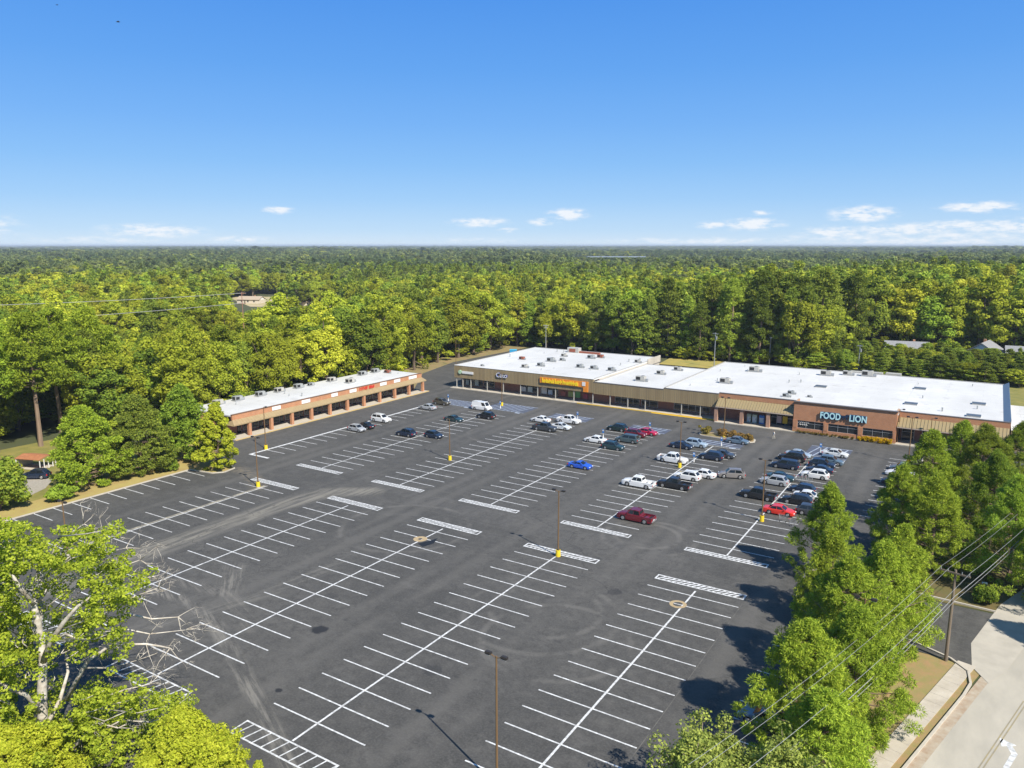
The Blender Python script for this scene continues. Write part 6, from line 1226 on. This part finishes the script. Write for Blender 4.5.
def forest(name, X, Y, H, K, sx):
    n = len(X); me = bpy.data.meshes.new(name); me.vertices.add(n); me.vertices.foreach_set('co', np.stack([X, Y, np.full(n, -.05)], 1).astype(np.float32).ravel())
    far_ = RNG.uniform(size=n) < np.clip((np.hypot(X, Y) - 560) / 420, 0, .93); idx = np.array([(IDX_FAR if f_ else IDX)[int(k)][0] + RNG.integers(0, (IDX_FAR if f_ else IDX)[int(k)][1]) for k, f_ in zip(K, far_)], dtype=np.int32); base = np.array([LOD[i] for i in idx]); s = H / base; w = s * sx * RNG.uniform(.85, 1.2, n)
    for nm, ty, arr in (('kind_index', 'INT', idx), ('turn', 'FLOAT_VECTOR', np.stack([np.zeros(n), np.zeros(n), RNG.uniform(0, 6.28, n)], 1).astype(np.float32).ravel()), ('size', 'FLOAT_VECTOR', np.stack([w, w, s], 1).astype(np.float32).ravel())):
        at = me.attributes.new(nm, ty, 'POINT'); at.data.foreach_set('value' if ty == 'INT' else 'vector', arr)
    o = link(name, me); tag(o, kind='stuff')
    ng = bpy.data.node_groups.new(name + '_scatter', 'GeometryNodeTree'); ng.interface.new_socket('Geometry', in_out='INPUT', socket_type='NodeSocketGeometry'); ng.interface.new_socket('Geometry', in_out='OUTPUT', socket_type='NodeSocketGeometry')
    N, L = ng.nodes, ng.links; gi, go = N.new('NodeGroupInput'), N.new('NodeGroupOutput'); ip = N.new('GeometryNodeInstanceOnPoints'); ci = N.new('GeometryNodeCollectionInfo')
    ci.inputs['Collection'].default_value = hidden; ci.inputs['Separate Children'].default_value = True; ci.inputs['Reset Children'].default_value = True
    def attr(nm, ty): a = N.new('GeometryNodeInputNamedAttribute'); a.data_type = ty; a.inputs['Name'].default_value = nm; return a.outputs[0]
    L.new(gi.outputs[0], ip.inputs['Points']); L.new(ci.outputs[0], ip.inputs['Instance']); ip.inputs['Pick Instance'].default_value = True
    L.new(attr('kind_index', 'INT'), ip.inputs['Instance Index']); L.new(attr('turn', 'FLOAT_VECTOR'), ip.inputs['Rotation']); L.new(attr('size', 'FLOAT_VECTOR'), ip.inputs['Scale']); L.new(ip.outputs[0], go.inputs[0])
    md = o.modifiers.new('scatter', 'NODES'); md.node_group = ng
    return o
rest = ~ch
forest('forest', X[rest], Y[rest], H_[rest], K_[rest], 1.0)
# undergrowth fills the edge of the woods and the ground between the trunks
X, Y = wedge(60, 430, 4.2, 45); k = ~cleared(X, Y); k &= ~((X > -46) & (Y > 236) & (Y < 300) & (RNG.uniform(size=X.shape) < .5)); X, Y = X[k], Y[k]
forest('undergrowth', X, Y, RNG.uniform(2.2, 6.5, X.shape), RNG.choice([1, 1, 3, 3, 2], X.shape), 1.9)
def band(name, d0, d1, sp, sx, hk):
    X, Y = wedge(d0, d1, sp, 41); A = X * RT[0] + Y * RT[1]; B = X * FW[0] + Y * FW[1]
    k = ~((np.abs(A / B - du) < .062) & (B > WHD - 330) & (B < WHD + 45)); X, Y = X[k], Y[k]
    B = X * FW[0] + Y * FW[1]; A = X * RT[0] + Y * RT[1]; lim = np.where((np.abs(A / B - du) < .058) & (B < WHD) & (B > 760), CAM_H - 30.5 * B / WHD, 99.0)
    forest(name, X, Y, np.minimum(lim, height_at(X, Y) * hk * RNG.uniform(.85, 1.1, X.shape) * (1 + (.35 * (hash2(X, Y, .0016, 3.3) - .5) + .25 * (hash2(X, Y, .006, 1.3) - .5)) * np.clip((np.hypot(X, Y) - 700) / 900, 0, 1))), kinds_at(X, Y), sx)
band('forest', 720, 2200, 9.5, 1.35, .95)
band('distant_forest', 2200, 9500, 30, 3.4, 1.0)

# power line crossing the woods on the left
GPW = 'power line over the woods at the left'
def at_px(u, d): q = (u - 512) / FPX; return np.array([FW[0] * d + RT[0] * q * d, FW[1] * d + RT[1] * q * d])
p1, p0 = at_px(243, 262), at_px(-70, 205)
utility_pole(p1[0], p1[1], 23.2, 'reddish wooden power pole rising out of the woods at the left', [(22.7, 1.4), (19.2, 1.2)], .9, mat('reddish_pole_wood', (0.34, 0.17, 0.12), 0.9, 0, .5, 2))
wire('power_line', (p1[0], p1[1], 22.8), (p0[0], p0[1], 22.6), .5, .075, 'upper pale power line over the woods at the left', GPW)
wire('power_line', (p1[0], p1[1], 19.4), (p0[0], p0[1], 17.6), .5, .075, 'lower pale power line over the woods at the left', GPW)

# two birds high over the woods
def bird(u, v, d, sz, label):
    a = (u - 512) / FPX; b_ = -(v - 384) / FPX; hh = math.cos(PITCH) + b_ * math.sin(PITCH); zz = -math.sin(PITCH) + b_ * math.cos(PITCH); t_ = d / hh; q = (FW * hh + RT * a) * t_
    mb = MB(); mb.tube([(-.30, 0, 0), (-.12, 0, .02), (.12, 0, .03), (.28, 0, .05), (.36, 0, .05)], [.02, .07, .08, .05, .01], 8)
    for sd_ in (-1, 1): 
        for z in (0.02, 0.05): mb.face([(.14, sd_ * .05, z), (-.10, sd_ * .05, z), (-.16, sd_ * .4, z + .14), (-.12, sd_ * .72, z + .05), (-.02, sd_ * .72, z + .05), (.12, sd_ * .38, z + .15)])
    mb.face([(-.28, .03, .0), (-.28, -.03, .0), (-.46, -.08, .0), (-.46, .08, .0)])
    o = mb.build('bird', mat('dark_feathers', (0.02, 0.02, 0.02), 0.8)); o.location = (q[0], q[1], CAM_H + zz * t_); o.rotation_euler = (.3, 0, 1.0); o.scale = (sz,) * 3; tag(o, label, 'bird')
bird(118, 22, 140, 1.0, 'dark bird in flight high over the woods at the upper left'); bird(57, 5, 190, .8, 'tiny dark bird near the top edge of the sky at the left')

# ================================================================== HAZE
mb = MB(); mb.box(-12000, 12000, -1500, 12000, -1.2, 44.0); hz = mb.build('haze', [])
hm = bpy.data.materials.new('pale_air'); hm.use_nodes = True; nt = hm.node_tree
for n in list(nt.nodes): nt.nodes.remove(n)
out = nt.nodes.new('ShaderNodeOutputMaterial'); vol = nt.nodes.new('ShaderNodeVolumePrincipled'); vol.inputs['Color'].default_value = (0.72, 0.82, 0.95, 1); vol.inputs['Density'].default_value = 0.0001
nt.links.new(vol.outputs[0], out.inputs['Volume']); hz.data.materials.append(hm); tag(hz, kind='stuff')
